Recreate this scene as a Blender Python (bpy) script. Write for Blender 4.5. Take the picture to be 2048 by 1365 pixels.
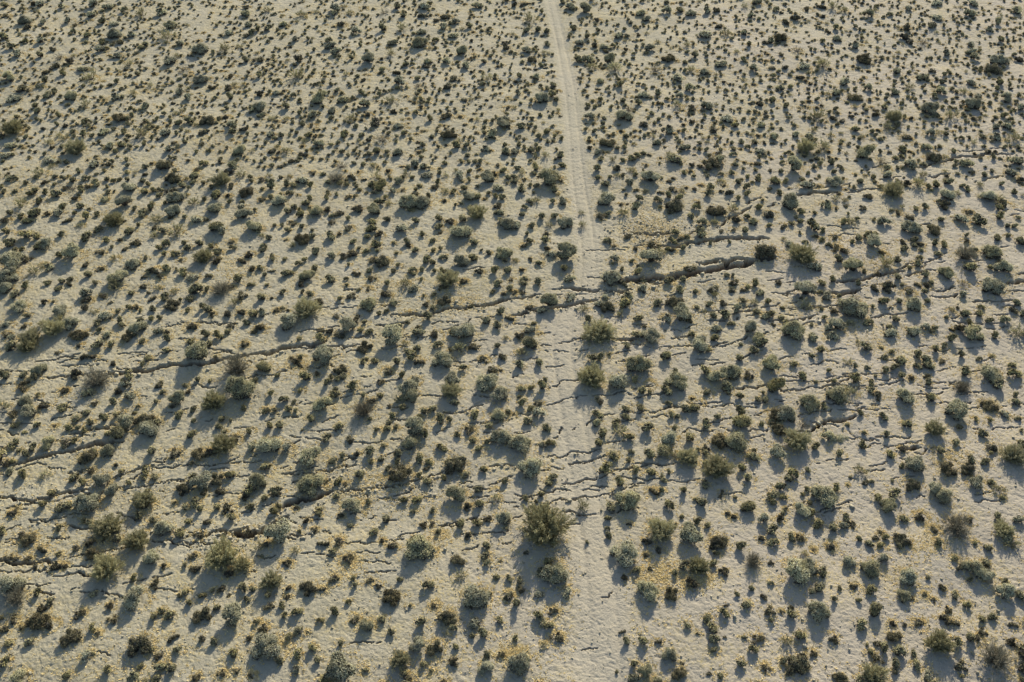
import bpy, math, random
import numpy as np
from mathutils import Vector, Matrix

for o in list(bpy.data.objects):
    bpy.data.objects.remove(o)
scene = bpy.context.scene
COL = scene.collection
R = math.radians

# ------------------------------------------------------------------ camera, sky, sun, exposure
CAM_H, PITCH, FPX = 40.0, R(40.0), 2000.0
cam_data = bpy.data.cameras.new("camera")
cam_data.sensor_width = 36.0
cam_data.lens = 36.0 * FPX / 2048.0
cam_data.clip_end = 20000.0
cam = bpy.data.objects.new("camera", cam_data)
COL.objects.link(cam)
cam.location = (0, 0, CAM_H)
cam.rotation_euler = (math.pi / 2 - PITCH, 0, 0)
scene.camera = cam

SUN_AZ, SUN_EL = R(14.0), R(23.0)
world = bpy.data.worlds.new("World")
scene.world = world
world.use_nodes = True
wt = world.node_tree
sky = wt.nodes.new("ShaderNodeTexSky")
sky.sky_type = 'NISHITA'
sky.sun_disc = False
sky.sun_elevation = SUN_EL
sky.sun_rotation = SUN_AZ
sky.altitude = 700
sky.dust_density = 1.6
bgn = wt.nodes["Background"]
bgn.inputs["Strength"].default_value = 0.10
wt.links.new(sky.outputs[0], bgn.inputs[0])

sun_data = bpy.data.lights.new("sun", 'SUN')
sun_data.energy = 4.2
sun_data.angle = R(0.55)
sun_data.color = (1.0, 0.915, 0.75)
sun = bpy.data.objects.new("sun", sun_data)
COL.objects.link(sun)
sd = Vector((math.sin(SUN_AZ) * math.cos(SUN_EL), math.cos(SUN_AZ) * math.cos(SUN_EL), math.sin(SUN_EL)))
sun.rotation_euler = sd.to_track_quat('Z', 'Y').to_euler()
sun.location = (20, 80, 60)

scene.view_settings.view_transform = 'Standard'
scene.view_settings.look = 'None'
scene.view_settings.gamma = 1.0
scene.view_settings.exposure = 0.86
scene.cycles.max_bounces = 6
scene.cycles.transparent_max_bounces = 4

# Survey of the shrubs: "x,y,r[kind]" per tile, in quarter pixels of the 2048 px photograph from the tile's corner.
# kinds: g grey-green rounded, s small dome, d low dark mat, o olive upright, w dead wispy
SURVEY = {
(0,1024): """20,170,40s 160,190,40d 230,220,60d 590,290,40d 710,80,30s 860,110,90o 930,210,40s 1090,240,75o 850,460,95o 320,310,45d
730,260,50d 740,340,60d 220,380,35d 450,440,45d 300,440,30d 520,440,30d 1210,370,75g 1300,130,70g 1160,170,35d 1220,60,35s 1440,170,45s 1650,90,40d
1780,350,110o 1930,430,60o 1540,360,40d 1580,460,50d 1310,440,30d 1830,500,40d 1090,690,90g 1245,580,45d 1480,640,35s 1510,735,35s 1620,670,35s
1770,620,40d 1950,600,40s 1970,700,30s 1830,670,25d 1850,830,95g 1630,820,80d 1350,830,40s 1240,840,40s 880,760,35d 900,870,45d 340,780,50d
640,830,50d 300,890,75d 420,910,50d 560,1010,80d 740,940,35s 1120,1070,95d 690,1160,50g 100,870,45d 20,960,50d 40,1210,45s 140,1340,80g
540,1310,40s 860,1270,40s 1050,1310,50g 1120,1240,30s 1380,1270,45s 1250,1335,40s 1280,1165,40d 1430,1100,40s 1600,1020,35d 1715,1045,35s
1870,1130,45s 1770,1300,35d 1890,1280,30d 1570,1335,40d 2010,1310,30d 90,590,95g 130,690,80w 100,20,40d 1100,20,40s 480,130,35s 350,80,30d 1850,40,40s 1500,70,30s""",
(512,1024): """170,150,115g 310,310,35o 240,420,45d 120,560,70o 20,270,35o 530,260,45d 640,230,45d 730,390,50d 1035,40,40s 930,150,45s 1010,230,25d
1090,290,45d 1290,290,110g 1400,320,45g 1610,400,60d 1640,90,45s 1770,90,40s 1970,50,60g 1330,90,40d 1400,80,35d 1460,160,30s 1840,285,40s 1830,350,35s
1850,410,30s 1640,510,40o 1950,400,20d 1920,515,35s 2020,535,35s 2020,670,45d 430,620,75d 520,630,35d 620,550,45d 770,530,30s 910,560,35d
980,590,35d 1090,690,75d 1150,550,30s 1380,600,45s 1760,690,100g 1730,890,55g 200,750,40s 100,770,45d 330,810,40s 630,800,40s 230,690,25d
790,860,45d 880,910,60g 1010,860,40s 1320,890,50s 1530,860,70d 1230,760,20s 330,950,40s 410,965,20d 1080,970,30s 1950,870,30s 670,1060,30s
80,1080,115g 450,1095,35s 330,1140,40s 330,1250,45g 500,1180,35s 690,1240,125g 880,1275,25s 1150,1190,60o 1290,1070,65g 1440,1090,70d 1600,1080,35s
1220,1320,40d 1840,1250,60g 1850,1150,35s 1960,1150,35d 40,930,45d 500,20,30s 400,70,30d 250,690,25d 350,150,25s 1730,1000,25s 1400,1270,20s""",
(1024,1024): """260,130,150o 340,500,105g 300,410,45s 440,640,50g 210,660,45g 210,830,45s 300,920,40s 360,1010,50d 60,620,45d 45,740,45s 60,1210,95g
900,330,100g 770,50,30s 765,120,25s 775,180,30s 940,90,25d 900,530,35d 1090,640,85g 1190,150,80o 1440,170,100g 1490,60,45s 1120,80,25d 1300,100,25d
1080,235,45d 1190,310,35d 1080,350,30d 1310,490,35s 1500,440,70o 1440,580,55d 1270,650,65d 1690,490,50d 1650,240,70d 1840,265,45s 1570,100,30s
1930,400,65w 1880,750,40s 1695,820,45s 1710,750,20d 2000,690,35d 1405,910,35s 1490,980,20d 905,1040,40s 885,970,30d 1045,1030,50s 1170,1055,35d
1260,1150,60g 1340,1300,60d 1060,1270,65g 985,1220,40s 980,1330,50g 1170,1340,40g 1860,1010,25s 1970,1020,55d 1930,1110,45s 1620,1110,35s
1830,1210,45s 1575,1300,30d 1660,1320,40s 2030,1250,40d 2010,50,50g 1780,40,30d 2000,220,30d 330,800,40d 110,330,25d 600,240,20s 1700,1010,18d 840,1280,20s""",
(1536,1024): """600,100,45g 520,120,45s 670,100,45d 620,30,40s 250,210,45d 30,140,45s 40,240,40s 510,260,40d 730,210,30s 860,210,35d 910,265,35s
910,160,30d 1070,220,65d 1050,270,30s 1230,30,50d 1090,50,35s 1510,110,100w 1620,70,40d 1830,50,40s 1880,150,65o 1900,220,50g 1950,260,50o 1760,290,35s
1665,250,25s 2010,70,50g 30,400,30d 240,470,110g 320,440,70g 440,480,45s 650,390,60g 830,450,75g 920,370,55g 1120,520,80g 1090,670,60g 1140,690,35d
700,600,40d 820,620,45s 840,770,60s 400,790,90g 190,820,45s 10,790,50d 745,900,45s 260,990,45s 515,1010,50d 250,1220,95d 350,1130,40d 800,1060,20s
1000,890,30d 1090,890,25d 1210,890,45d 1255,660,30d 1330,700,25d 1020,1000,60d 940,1080,50s 880,1170,50d 850,1310,80o 580,1330,60d 740,1340,40s
1160,1120,30s 1190,1220,40s 1020,1270,30s 1285,1300,50g 1365,1050,85o 1430,780,40d 1410,860,50d 1480,880,50d 1500,660,35s 1595,740,35s 1790,840,40s
1710,860,30s 1710,960,40d 1690,1020,35d 1950,1050,45d 1960,900,40d 1820,1170,120w 1540,1230,55d 1660,460,80g 1760,520,65g 1560,450,55d 1490,370,30s
1900,640,80g 2020,680,50g 2040,1340,25s 1560,1310,25s 110,800,20d""",
(0,683): """80,30,45s 220,30,60o 780,20,50s 900,15,40s 640,30,25d 460,85,30d 690,115,45d 755,125,30d 1330,75,35s 1580,100,105g 1530,10,40s 1680,20,35s
1185,135,30s 920,170,35d 1310,180,40s 310,230,65g 280,280,40s 190,330,50d 160,385,40d 20,270,50s 600,260,55d 770,300,95w 1020,265,50s 1010,350,50g
960,390,40d 1270,340,50d 1890,210,105w 1920,370,110g 1585,315,30s 1045,440,55g 1300,410,25s 690,410,50g 500,390,40d 205,480,60g 210,570,70g 110,590,50d
350,520,45d 500,530,40s 300,430,25s 750,490,30d 905,480,35s 1420,455,70g 1710,490,80o 1440,580,45s 1540,540,30s 1950,530,30s 1250,490,25s 1105,520,20s
1075,570,20s 960,560,30s 930,590,30s 20,520,50o 120,670,35s 300,670,35s 590,620,45s 680,565,40s 820,620,40s 720,650,35s 630,690,30s 550,690,35s
1000,650,75g 960,730,70s 1150,630,70d 1190,690,80g 1250,640,40s 870,740,35s 1780,620,35s 1750,680,30s 2000,710,35s 1800,720,25s 1550,630,25s 1890,770,45d
1780,830,80o 1680,880,50d 1580,900,60d 380,810,60g 500,820,55d 590,800,35s 140,800,35s 90,840,35s 150,870,25s 215,890,40s 860,870,60g 700,930,70d
740,880,30s 1225,870,50s 1390,890,50d 2010,840,50g 50,980,45d 85,1040,45g 190,1060,45s 600,1090,50s 650,1130,40s 810,1100,70g 970,1040,30s 1155,1030,45s
1150,1085,35s 1235,1075,35s 1030,1120,30s 410,1220,40s 890,1190,60g 1300,1180,35s 1185,1190,30s 1600,1100,90g 1730,1090,60d 1840,1060,40s 1530,1090,50s
1470,1180,65d 1630,1190,40d 1990,1180,50s 1960,1240,40d 690,1290,90g 1150,1270,70o 1130,1320,50d 1090,1250,30s 340,1310,40s 540,1320,40s 480,1340,40s
1390,1280,20s 1550,1280,45s 1470,1320,35s 1750,1210,50d 1820,1330,55d 1600,1340,35s 2000,1310,40s 130,1345,25d 935,980,25d""",
(512,683): """110,95,50g 560,110,100g 310,150,50d 360,120,25s 870,40,65d 1290,55,30s 1230,120,55s 1200,80,30s 1310,165,40d 1130,175,40s 855,165,30s
950,160,35s 880,140,20s 1450,30,35s 1630,55,50o 1550,75,20s 1740,55,45d 1940,40,30s 1490,150,75g 1550,150,40s 1820,145,40d 1960,140,40d 1660,220,35s
1900,230,50d 60,210,60s 180,280,30s 390,290,45s 475,265,25d 670,240,60d 700,280,35s 600,290,30s 575,330,35s 1045,240,45d 1580,300,75g 1560,410,65o
1590,500,40s 1200,370,85g 1280,310,45g 1250,430,65g 1840,330,85g 1930,420,75g 985,335,40d 770,355,45s 630,420,40s 635,380,25s 360,395,30s 860,430,25s
990,430,30s 225,470,40s 300,480,25s 75,550,40s 150,550,25s 310,555,30s 540,500,75g 430,620,40s 860,550,80w 1175,525,35s 1345,560,35s 1090,590,30s
910,615,20s 1475,620,45s 1545,635,30s 1760,585,45s 1940,585,60g 1070,650,35s 1120,680,25s 970,700,30s 110,670,35s 190,665,40s 660,670,40s 370,705,15s
1260,680,90g 1350,730,45s 1230,810,65g 1855,670,40s 1690,720,55d 1610,745,30s 1730,785,35s 560,760,45s 740,780,45d 1960,770,75g 90,820,95g 240,850,55g
440,910,105g 680,905,35s 615,940,35s 895,875,50s 1020,830,25s 1480,850,45s 1790,860,40s 1860,800,30s 1000,940,35s 920,960,30s 1310,930,45s 1380,960,30s
1590,980,80d 1640,950,45s 1160,1060,90d 1050,1010,30s 830,1060,50s 1310,1060,30s 1370,1110,40s 1510,1080,35s 1670,1060,35s 1820,1030,35s 440,1130,95g
660,1110,40s 160,1190,50s 75,1250,40s 0,1110,75g 1600,1230,90g 1780,1180,40s 1790,1300,40s 1180,1255,40s 1290,1260,40s 890,1270,25s 640,1225,30s
760,1310,90g 500,1345,40s 1920,1200,40d 1980,1120,40s 1410,1340,30s 80,1000,45s""",
(1024,683): """130,30,60s 70,90,40o 50,195,50g 210,180,40s 920,30,35s 650,130,40s 710,120,40s 1240,110,45s 1500,30,65g 1830,20,20s 1820,130,40s
1935,75,40s 1990,10,50s 2030,180,50g 1010,180,90g 850,320,85g 640,290,90o 1320,310,85g 1230,390,50s 1110,335,40d 1050,400,45s 980,300,35s 1105,400,25s
230,360,45s 160,375,30s 80,380,35s 265,305,20s 85,480,40s 60,440,20s 690,470,45d 215,570,55g 125,640,40s 275,690,40s 145,530,30s 15,580,25d 1740,230,85g
1650,280,70g 1550,230,50s 1720,370,50s 1570,400,40s 1900,255,55d 1310,225,25s 1825,440,40s 1970,460,30s 2030,465,30s 2010,415,20s 1480,480,50s 1390,530,40s
1460,530,45s 910,540,35s 910,600,35s 1030,530,35s 680,580,45s 690,650,45g 740,725,55s 690,810,40s 830,640,35s 860,700,55o 940,760,40s 1080,680,50s
1270,580,35s 1325,590,25s 1545,650,45s 1640,590,35s 1820,560,50s 1840,640,65s 1260,770,75g 1220,860,60s 1310,890,40o 1420,760,45s 1800,790,95g 1660,780,65d
60,820,85g 150,1010,105g 310,810,40s 250,835,40g 320,1080,45s 810,910,45s 955,875,25s 935,940,30s 1090,900,50s 1410,920,65o 1550,880,30s 1490,860,25s
1640,1010,90o 1560,970,40s 1540,1130,40s 1840,1000,40s 1890,1090,50s 1940,920,40s 1890,900,30s 745,1000,55s 1000,1020,35s 1110,1040,40s 1200,1070,20s
1250,1035,25s 850,1120,50s 930,1260,105g 790,1320,45s 1130,1200,45d 1380,1190,35s 1520,1280,45s 1460,1250,20s 1265,1300,45s 1890,1300,60s 560,1310,50o
105,1260,30s 190,1290,20s 1690,1200,30d 1790,1240,20s 260,1340,50s""",
(1536,683): """430,80,45s 350,125,30s 205,180,35s 790,40,50s 910,40,20s 990,75,25s 940,120,35s 1070,150,55s 1210,90,40s 1270,150,50s 1290,190,45s
1350,55,40s 1410,20,30s 1545,100,35s 1690,130,25s 1570,230,50s 40,180,80g 275,280,35s 490,240,25s 690,200,25s 795,215,25s 930,230,45s 1080,270,35s
1150,290,30d 700,300,45s 385,330,20s 530,320,25s 70,350,75s 1275,320,35s 820,330,35s 820,390,30s 880,430,50d 1790,250,85g 1840,340,50s 1960,185,35s
1980,260,55s 1560,360,60w 560,430,85g 660,410,55o 330,490,80g 1090,450,80g 1310,450,45s 1530,550,95g 1770,510,60d 1990,420,30s 1900,580,40g 1770,630,30s
1660,620,25s 2000,610,30s 150,570,75g 60,580,60d 90,700,60d 735,570,35s 870,540,30s 920,600,40s 1115,660,40s 1540,690,35s 280,660,45w 640,660,20s
240,790,80o 580,745,80g 480,750,50g 1325,710,65o 950,745,35s 770,730,25s 760,820,40s 380,830,40s 90,870,80g 1220,850,45d 1490,810,40s 1720,740,40s
980,900,40s 1375,880,40s 1810,850,50d 1780,900,20s 2030,830,40s 1180,980,90g 1070,990,30s 1730,960,45s 1960,920,75o 740,1030,45o 780,1115,40d 830,1115,20s
210,1040,50s 320,1020,30s 1430,1030,75d 1600,1030,65d 1610,960,40s 1680,1140,70g 990,1110,20s 640,1140,15s 1150,1150,60d 1780,1130,30s 1340,1180,60g
1410,1240,75g 110,1160,50s 315,1170,25s 280,1210,20s 40,1230,50s 30,1280,35s 460,1230,110g 540,1160,35s 870,1240,40s 1010,1210,50s 980,1310,75g
1870,1260,25s 140,1335,25s 250,1300,20s 270,1350,70g""",
(0,342): """90,50,45s 330,10,50o 500,55,30 350,95,30 440,100,25 580,75,35 520,125,35 670,55,30 760,95,40 690,120,30 640,140,40 580,130,35w 855,60,25
850,120,20 950,60,25 1015,65,25 1020,130,65g 1150,155,35s 1140,70,30 1180,100,25 1380,60,65d 1455,110,35 1510,130,20 1560,40,40 1625,95,25 1770,75,60o
1860,120,40 1700,130,35 1820,10,45d 1920,20,45 445,180,45s 280,160,30 240,185,30 820,215,45g 860,165,25 990,245,70g 1370,150,45d 1400,205,65g 1275,185,35s
1490,185,20 1735,190,45s 1715,290,65g 1640,220,30 1550,240,45o 1820,200,25 1970,165,60d 320,240,40s 170,260,55o 80,340,35 40,400,40 510,280,45s 600,220,30
640,280,35 460,340,50g 375,345,25 280,345,50s 220,400,40s 1210,280,40s 1080,290,30 1130,330,45s 1380,310,60g 700,355,45s 600,340,25 770,340,30 540,400,40
640,430,30o 915,395,60o 840,390,30 980,400,25 780,460,40 1470,370,30 1250,380,45 1570,380,45 1950,340,70g 1930,280,45 1840,240,25 1740,450,60s 1780,480,50
1400,470,55o 1300,470,40 1230,450,35 1110,430,25 1040,480,40 2020,450,60g 210,510,50s 295,525,35 30,470,25 70,490,25 150,495,20 490,500,35 700,520,55s
850,550,30 80,575,50s 350,580,60g 310,600,40 570,580,20 170,620,25 580,655,75g 470,670,35 1070,570,50d 1230,510,35 960,550,25 890,605,25 1000,620,35
1330,570,40 1480,565,30 1590,575,30 1500,610,30 1690,590,30 1850,560,30 1860,610,30 1740,640,35 100,720,95g 210,700,40 800,650,40 920,695,35 1165,695,25
1060,740,60g 1320,665,30 1400,660,35 1445,710,30 1625,680,60o 1750,720,50d 2000,660,40 1920,720,40 370,770,50 270,800,40 340,740,30 680,740,40 800,780,35
700,820,40 60,830,80g 30,930,60g 200,910,40 940,850,80g 920,920,50 1240,800,55d 1330,780,40 1180,810,25 1285,850,30 1460,810,40 1540,840,45 1410,790,20
1920,855,50s 2030,790,40 380,890,30 490,880,30 560,860,30 540,900,35 470,940,30 760,890,30 690,970,50g 690,1030,40 680,1090,40 810,1000,35 1145,930,40
1050,970,30 1260,930,30 1390,955,30 1560,940,55s 1770,940,75w 1660,940,30 2010,910,30 1850,930,25 1520,1020,35 1310,1000,40 1220,1020,35 1370,1070,60d
1440,1025,20 145,1080,60g 350,1050,30 430,1040,20 110,990,45 480,1110,60g 1025,1090,30 1080,1090,35 1120,1110,20 1220,1100,35 845,1140,55g 880,1050,25
1495,1110,30 1620,1090,35 1660,1110,35 1930,1000,50 1880,1050,40 215,1150,30 420,1270,70o 470,1190,40 560,1220,60g 340,1220,35 770,1210,40 960,1190,30
970,1225,30 200,1230,30 270,1265,30 40,1220,45 40,1300,40 1100,1260,70g 1030,1310,60 620,1310,65d 860,1310,45 1200,1180,35 1270,1180,25 1260,1280,45
1340,1290,35 1520,1250,45 1850,1230,35 1840,1140,45 1930,1140,40 2020,1150,40 1830,1290,35 1640,1320,40 2030,1280,40 1750,1335,35 90,1335,45 240,1330,60o
1340,1345,30""",
(512,342): """100,35,25 195,45,25 450,10,35 30,65,35 120,110,50s 240,100,35 360,75,55g 440,110,30 640,60,60w 780,50,45d 680,100,30 865,75,25 805,120,25
830,155,20 930,110,40 1000,120,60s 960,45,35 1205,20,30 1255,60,25 1135,85,50g 1100,170,35g 1370,30,45 1630,35,55g 1840,50,70g 1900,30,35 1940,140,45
1430,130,35d 185,235,65g 270,180,35 40,230,30 120,210,25 570,175,25 560,215,30 740,210,30d 400,250,35 310,280,35 250,320,40 480,315,60g 590,310,40
660,345,45d 360,345,35 800,300,50d 990,250,45s 930,310,60g 1230,255,80g 1320,255,70g 1380,200,20 1510,240,25 1695,210,60g 1775,210,35 1720,295,35 1770,345,60o
1940,290,40 1940,340,45 1970,220,30 730,380,30 935,400,40 1050,390,30 605,410,30 300,420,25 270,405,20 210,430,20 150,435,20 365,440,25 250,470,25
1275,405,30 1460,385,35 1650,390,40 1550,420,40 1460,450,35 455,470,20 740,465,45d 920,470,40 1175,465,55g 2010,430,60g 1960,400,30 20,460,40 1630,490,85g
1475,500,30 1330,510,25 100,530,30 50,510,25 370,545,65d 440,520,35 290,590,30 235,545,20 590,520,45s 890,530,30 985,515,40d 60,590,30 60,630,30 960,595,40
780,570,30 830,620,20 880,640,25 1100,580,20 1200,570,35 1220,600,25 1410,560,25 1740,575,35 1275,635,30 1130,655,20 1425,640,25 1475,630,25 480,635,45
600,675,45 680,680,45d 780,670,55d 125,690,35 235,700,25 395,705,30 340,740,30 1010,730,60d 935,720,40 1985,660,75g 1860,660,25 1360,710,40 1410,740,30
1500,690,35 1640,720,60g 1735,700,35 745,750,20 480,775,35 120,800,30 30,775,30 230,810,40 285,805,25 70,830,25 410,835,65g 350,890,50d 580,865,45s
800,815,40 910,795,30 1140,755,25 1100,800,25 1250,790,35 1330,795,25 1245,820,30 1430,805,20 1480,800,25 1780,820,40 1920,800,40 2020,800,35 1540,880,70o
1490,940,40d 1660,890,35d 720,860,20 720,915,20 925,860,40d 1040,900,40 820,950,20 890,940,30 90,910,20 1190,900,50o 1260,940,45 1320,870,20 1930,910,35
2020,945,40 1890,970,25 1990,990,25 210,970,30 430,985,30 370,970,25 40,1010,40 130,1010,20 520,1040,45d 670,1025,25 760,1000,45d 1030,1000,50d 900,1060,70g
1100,1060,45 1420,995,25 1510,1040,60d 1590,1090,50d 1750,1070,75d 400,1110,80o 260,1210,80g 40,1130,45 260,1115,20 210,1095,20 650,1160,35 790,1180,50
1350,1070,30 1210,1150,50d 1370,1170,40 1960,1130,40 1840,1190,45 720,1240,75g 870,1210,25 900,1280,35 830,1270,35 985,1140,25 1040,1120,25 30,1270,45
590,1285,35 510,1335,40 350,1340,25 1080,1320,100g 1310,1290,50 1290,1255,30 1450,1310,55d 1660,1290,90g 1580,1290,40 1930,1240,40 2020,1190,40d 660,1320,50d""",
(1024,342): """300,50,90g 370,60,50d 20,90,35 100,75,25 70,165,50g 140,115,25 330,150,35 370,185,20 405,235,45 320,240,30 690,50,25 790,50,25 750,95,35
945,80,45 985,25,25 1110,50,75g 755,215,80g 870,255,25 1020,205,35 1000,265,50g 1065,155,25 890,325,40o 715,355,40 775,330,25 560,325,25o 1285,145,40
1250,190,30 1170,225,40 1340,210,30 1300,280,75d 1390,130,20 1460,150,25 1515,110,25 1590,125,35 1570,170,35 1670,75,30 1675,160,25 1745,180,40 1700,115,25
1820,215,30 1875,120,35 1480,245,30 1480,280,35 1640,320,75d 1770,300,40 1990,280,40 1795,390,45d 1440,350,35 1520,400,45 2010,230,20 1880,360,30 1930,390,45
100,300,25 140,250,25 85,350,30 190,235,35o 350,360,35 230,370,40 160,440,30 425,405,70g 565,420,35o 300,430,30 30,440,55g 270,500,35 255,560,50s 140,570,35
95,600,30 125,510,25 430,660,85g 310,670,50 280,630,30 930,520,40 770,550,35 815,600,25 1310,485,35 1275,550,35 1350,530,40 1400,520,25 1500,485,55s
1770,465,30 1870,460,35 1680,480,30 1130,590,55d 1110,690,85g 1190,640,35 1380,610,35 1290,635,30 1250,620,25 2030,640,90d 820,700,45 880,785,25 960,720,20
155,715,25 215,745,30 20,720,25 80,800,25 420,790,40 470,860,45 800,850,75g 900,900,45d 1010,810,35 1430,780,50 1250,880,40 1060,940,50g 95,870,35 90,910,30
210,890,35 85,970,30 20,980,30 50,1020,25 745,1010,35g 700,1060,45g 760,1090,60d 910,1000,50g 900,1060,50s 300,1050,80g 250,1130,45 470,1010,45 565,1100,40
140,1090,35 1340,950,40 1610,930,55d 1775,880,45d 1720,830,25 1750,945,35 1890,920,30 1940,890,35 1980,970,45 1470,960,25 1620,980,30 1160,1050,40 870,1140,35
1010,1170,40 1300,1050,65d 1350,1130,85g 1400,1180,50d 1230,1170,50 1580,1060,35 1670,1050,40 1850,1030,30 1940,1040,30 1800,1100,50 1540,1110,35 1690,1150,55
1610,1150,35 2030,1150,45 1635,1250,45 1760,1220,30 1910,1250,60g 1065,1235,25 690,1270,105o 150,1275,45 60,1325,45 610,1180,30 1110,1310,75g 1000,1310,40
1440,1300,30 1620,1330,35 1500,1340,45 1960,1335,60""",
(1536,342): """60,80,50s 20,140,30 410,35,20 300,110,50g 535,80,65g 745,80,35 855,40,30 900,120,25 1000,160,65o 1040,80,40 1110,100,45 1210,95,60o 960,20,45
1340,110,40 1450,85,40 1240,20,35 1430,190,65g 1510,180,30 1590,150,35 1700,110,30 1730,30,30 1870,105,25 1950,20,50g 2020,80,40 1770,200,70g 1840,220,40
1900,265,50 1850,290,40 1970,170,30 195,240,75g 460,260,50 540,215,30 540,295,25 630,280,30 745,300,35 790,200,40d 20,330,50 260,320,40 265,390,30 20,430,30
120,430,40 190,410,25 355,430,60s 1070,285,25 1185,300,30 1250,295,35 1030,330,35d 1410,280,50 605,400,35 670,400,40 930,405,55g 845,390,20 1130,370,45
1150,450,70g 1320,470,65d 1560,385,60g 1690,395,60s 1610,330,35 1385,390,30 1850,360,40 2000,370,25 1915,440,25 1975,440,25 255,485,20 300,550,25 130,530,20
385,515,30 540,530,35 160,570,45 830,565,75g 730,530,35 800,510,40 860,510,30 670,565,25 1070,570,35 1090,620,35 1170,550,35 1220,590,30 1220,630,25
1330,575,35 1400,590,35 1580,560,30 1840,530,40 1590,510,25 1930,520,30 2020,570,40 540,610,45d 600,650,45d 270,660,90o 370,755,60g 565,700,35 685,760,80g
920,660,35 940,740,55o 1035,710,35 1360,660,30 1190,740,35 1215,690,25 1650,640,30 1580,670,75w 1795,650,70g 1885,780,65g 1850,720,40 1780,780,30 1620,780,50s
1430,820,65g 1260,830,40 1035,850,35 1130,780,25 890,810,35d 715,890,30 435,890,35 510,860,35 90,880,35 300,940,90g 480,980,50 1810,920,85g 1970,890,60d
1570,900,40w 1565,980,45 960,930,60d 840,930,45d 1080,910,25 1200,910,30 1270,920,35 1310,890,25 1140,970,45 965,970,20 1255,970,30 320,1070,55 690,1090,110g
760,1070,50 620,1050,50 540,1120,40 700,1010,40w 930,1040,40 1050,1040,30 1165,1070,65g 1280,1040,25 120,1090,25 110,1165,30 20,1140,40 140,1210,35
1465,1115,30 1510,1095,20 1585,1140,40 1690,1140,35 1710,1090,25 1770,1190,35 1900,1190,45 1950,1120,45 1990,1060,30 2040,1150,35 1020,1180,40 800,1200,40
460,1165,25 665,1205,35 200,1280,90g 550,1230,65g 480,1250,45 500,1320,45 360,1340,50 990,1300,55 1140,1270,45 1190,1290,55 1260,1240,45 1340,1250,25
1540,1260,50 1650,1290,75g 1470,1270,25 1820,1310,30 1995,1290,60o 1480,1330,40""",
(0,0): """30,35,40 45,120,40 310,25,50 270,30,40 480,45,45 740,30,50 850,45,50 990,70,35 1130,95,55o 1265,90,60 190,155,65 340,165,45 550,150,45 225,210,50
600,195,30 815,165,40 910,180,45 720,115,45 660,110,35 1350,185,65 1340,275,60 1815,250,50 1980,180,45 1960,100,45 1960,45,40 2020,250,40 1970,280,40 25,295,40
340,330,50 370,275,40 210,330,35 590,250,35 910,265,70 1035,270,45 945,330,50 810,330,40 790,385,55 700,290,35 1170,355,40 1440,340,50 1600,385,75 1795,375,55o
1955,470,40 140,430,55 90,380,40 405,405,40 475,465,40w 320,450,40 935,430,45 1130,380,35 560,495,45 440,535,55 365,580,40 1355,480,60 1410,440,35 1025,500,40o
500,590,35 660,545,45 65,610,65 730,610,60 1465,545,40w 1100,590,35 1600,620,65 370,640,40 1850,600,40 940,650,30 185,705,60 1690,690,40 1810,690,50 1830,770,40
1200,680,30 1430,720,50 1500,770,45 380,750,50 430,730,40 580,765,65 100,775,60 905,780,60 1060,745,35 680,830,45o 290,840,40 300,890,40 1175,840,60 2020,860,50
460,920,35 945,950,65 670,965,40 1310,910,30 1430,985,35 1510,960,40 1660,960,65 1850,1000,50 1810,930,35 100,1025,70 10,1085,35 525,1000,35 830,1050,50
660,1060,40 985,1050,35 1125,1060,60o 1315,1070,55 1620,1055,60 1950,1040,40 1860,1060,40 510,1100,40 80,1150,50 380,1130,35 610,1180,70 890,1160,50 970,1160,35
1620,1160,40 1360,1200,45 40,1230,45 390,1265,55 1920,1200,65 1760,1280,30 740,1310,60 850,1310,40 1310,1330,70 1860,1325,60 1630,1310,40""",
(512,0): """90,70,35 360,110,40o 630,60,55 620,105,45 745,95,35 480,90,25 860,60,30 1025,95,40w 1130,50,40 1330,45,60 1390,30,35 1760,35,50 1180,120,40 1340,125,45
1520,130,55 1600,170,45 1450,165,40 1700,205,40 1500,210,45 215,185,50 90,215,40 20,225,35 490,210,25 680,195,45 805,245,50 1010,225,40 1165,220,45 1580,280,45
1860,225,30 1320,255,45 325,310,45 115,300,30 580,320,35 600,355,60 650,410,50 1310,340,75 1100,340,50 1980,370,50 1990,340,40 1650,400,65 1440,320,35 890,465,75
760,465,30 1375,490,50 1360,540,45 340,475,55 1075,430,40 20,470,50 1525,490,45 1680,520,50 1020,555,40 1120,590,45 1820,490,30 1200,515,35 320,595,60 20,595,40
720,590,30 865,640,35 1150,660,55 1590,630,55 1525,690,60 1850,610,45 1300,690,35w 1300,630,35 840,735,40 1030,735,25 520,780,75 165,735,45 300,760,35 30,755,40
700,790,50 860,830,60 1095,800,55o 30,850,65 1660,800,40 1810,665,35 610,880,45 240,850,40 340,900,35 450,910,50 905,920,35 1100,895,35 750,945,40 1280,900,30
1385,950,35 1525,930,50 2010,860,35 940,980,60d 800,1010,30 370,985,40 450,1000,35 1140,1000,45 1965,990,65 1980,950,50 1900,1060,60 1535,1080,65 1830,1015,30
1005,1110,60w 850,1080,35 1190,1065,35 110,1075,45 420,1075,40 700,1070,40 200,1080,30 130,1200,45 510,1145,50 970,1210,40 1135,1220,55 1600,1160,40 1820,1190,45
2010,1210,50 240,1200,40 690,1210,35 680,1320,50w 1270,1300,50 1350,1340,50 860,1310,30 280,1290,35 1690,1240,30 1800,1290,30 940,1320,30 120,1320,30 190,1330,30""",
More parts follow.
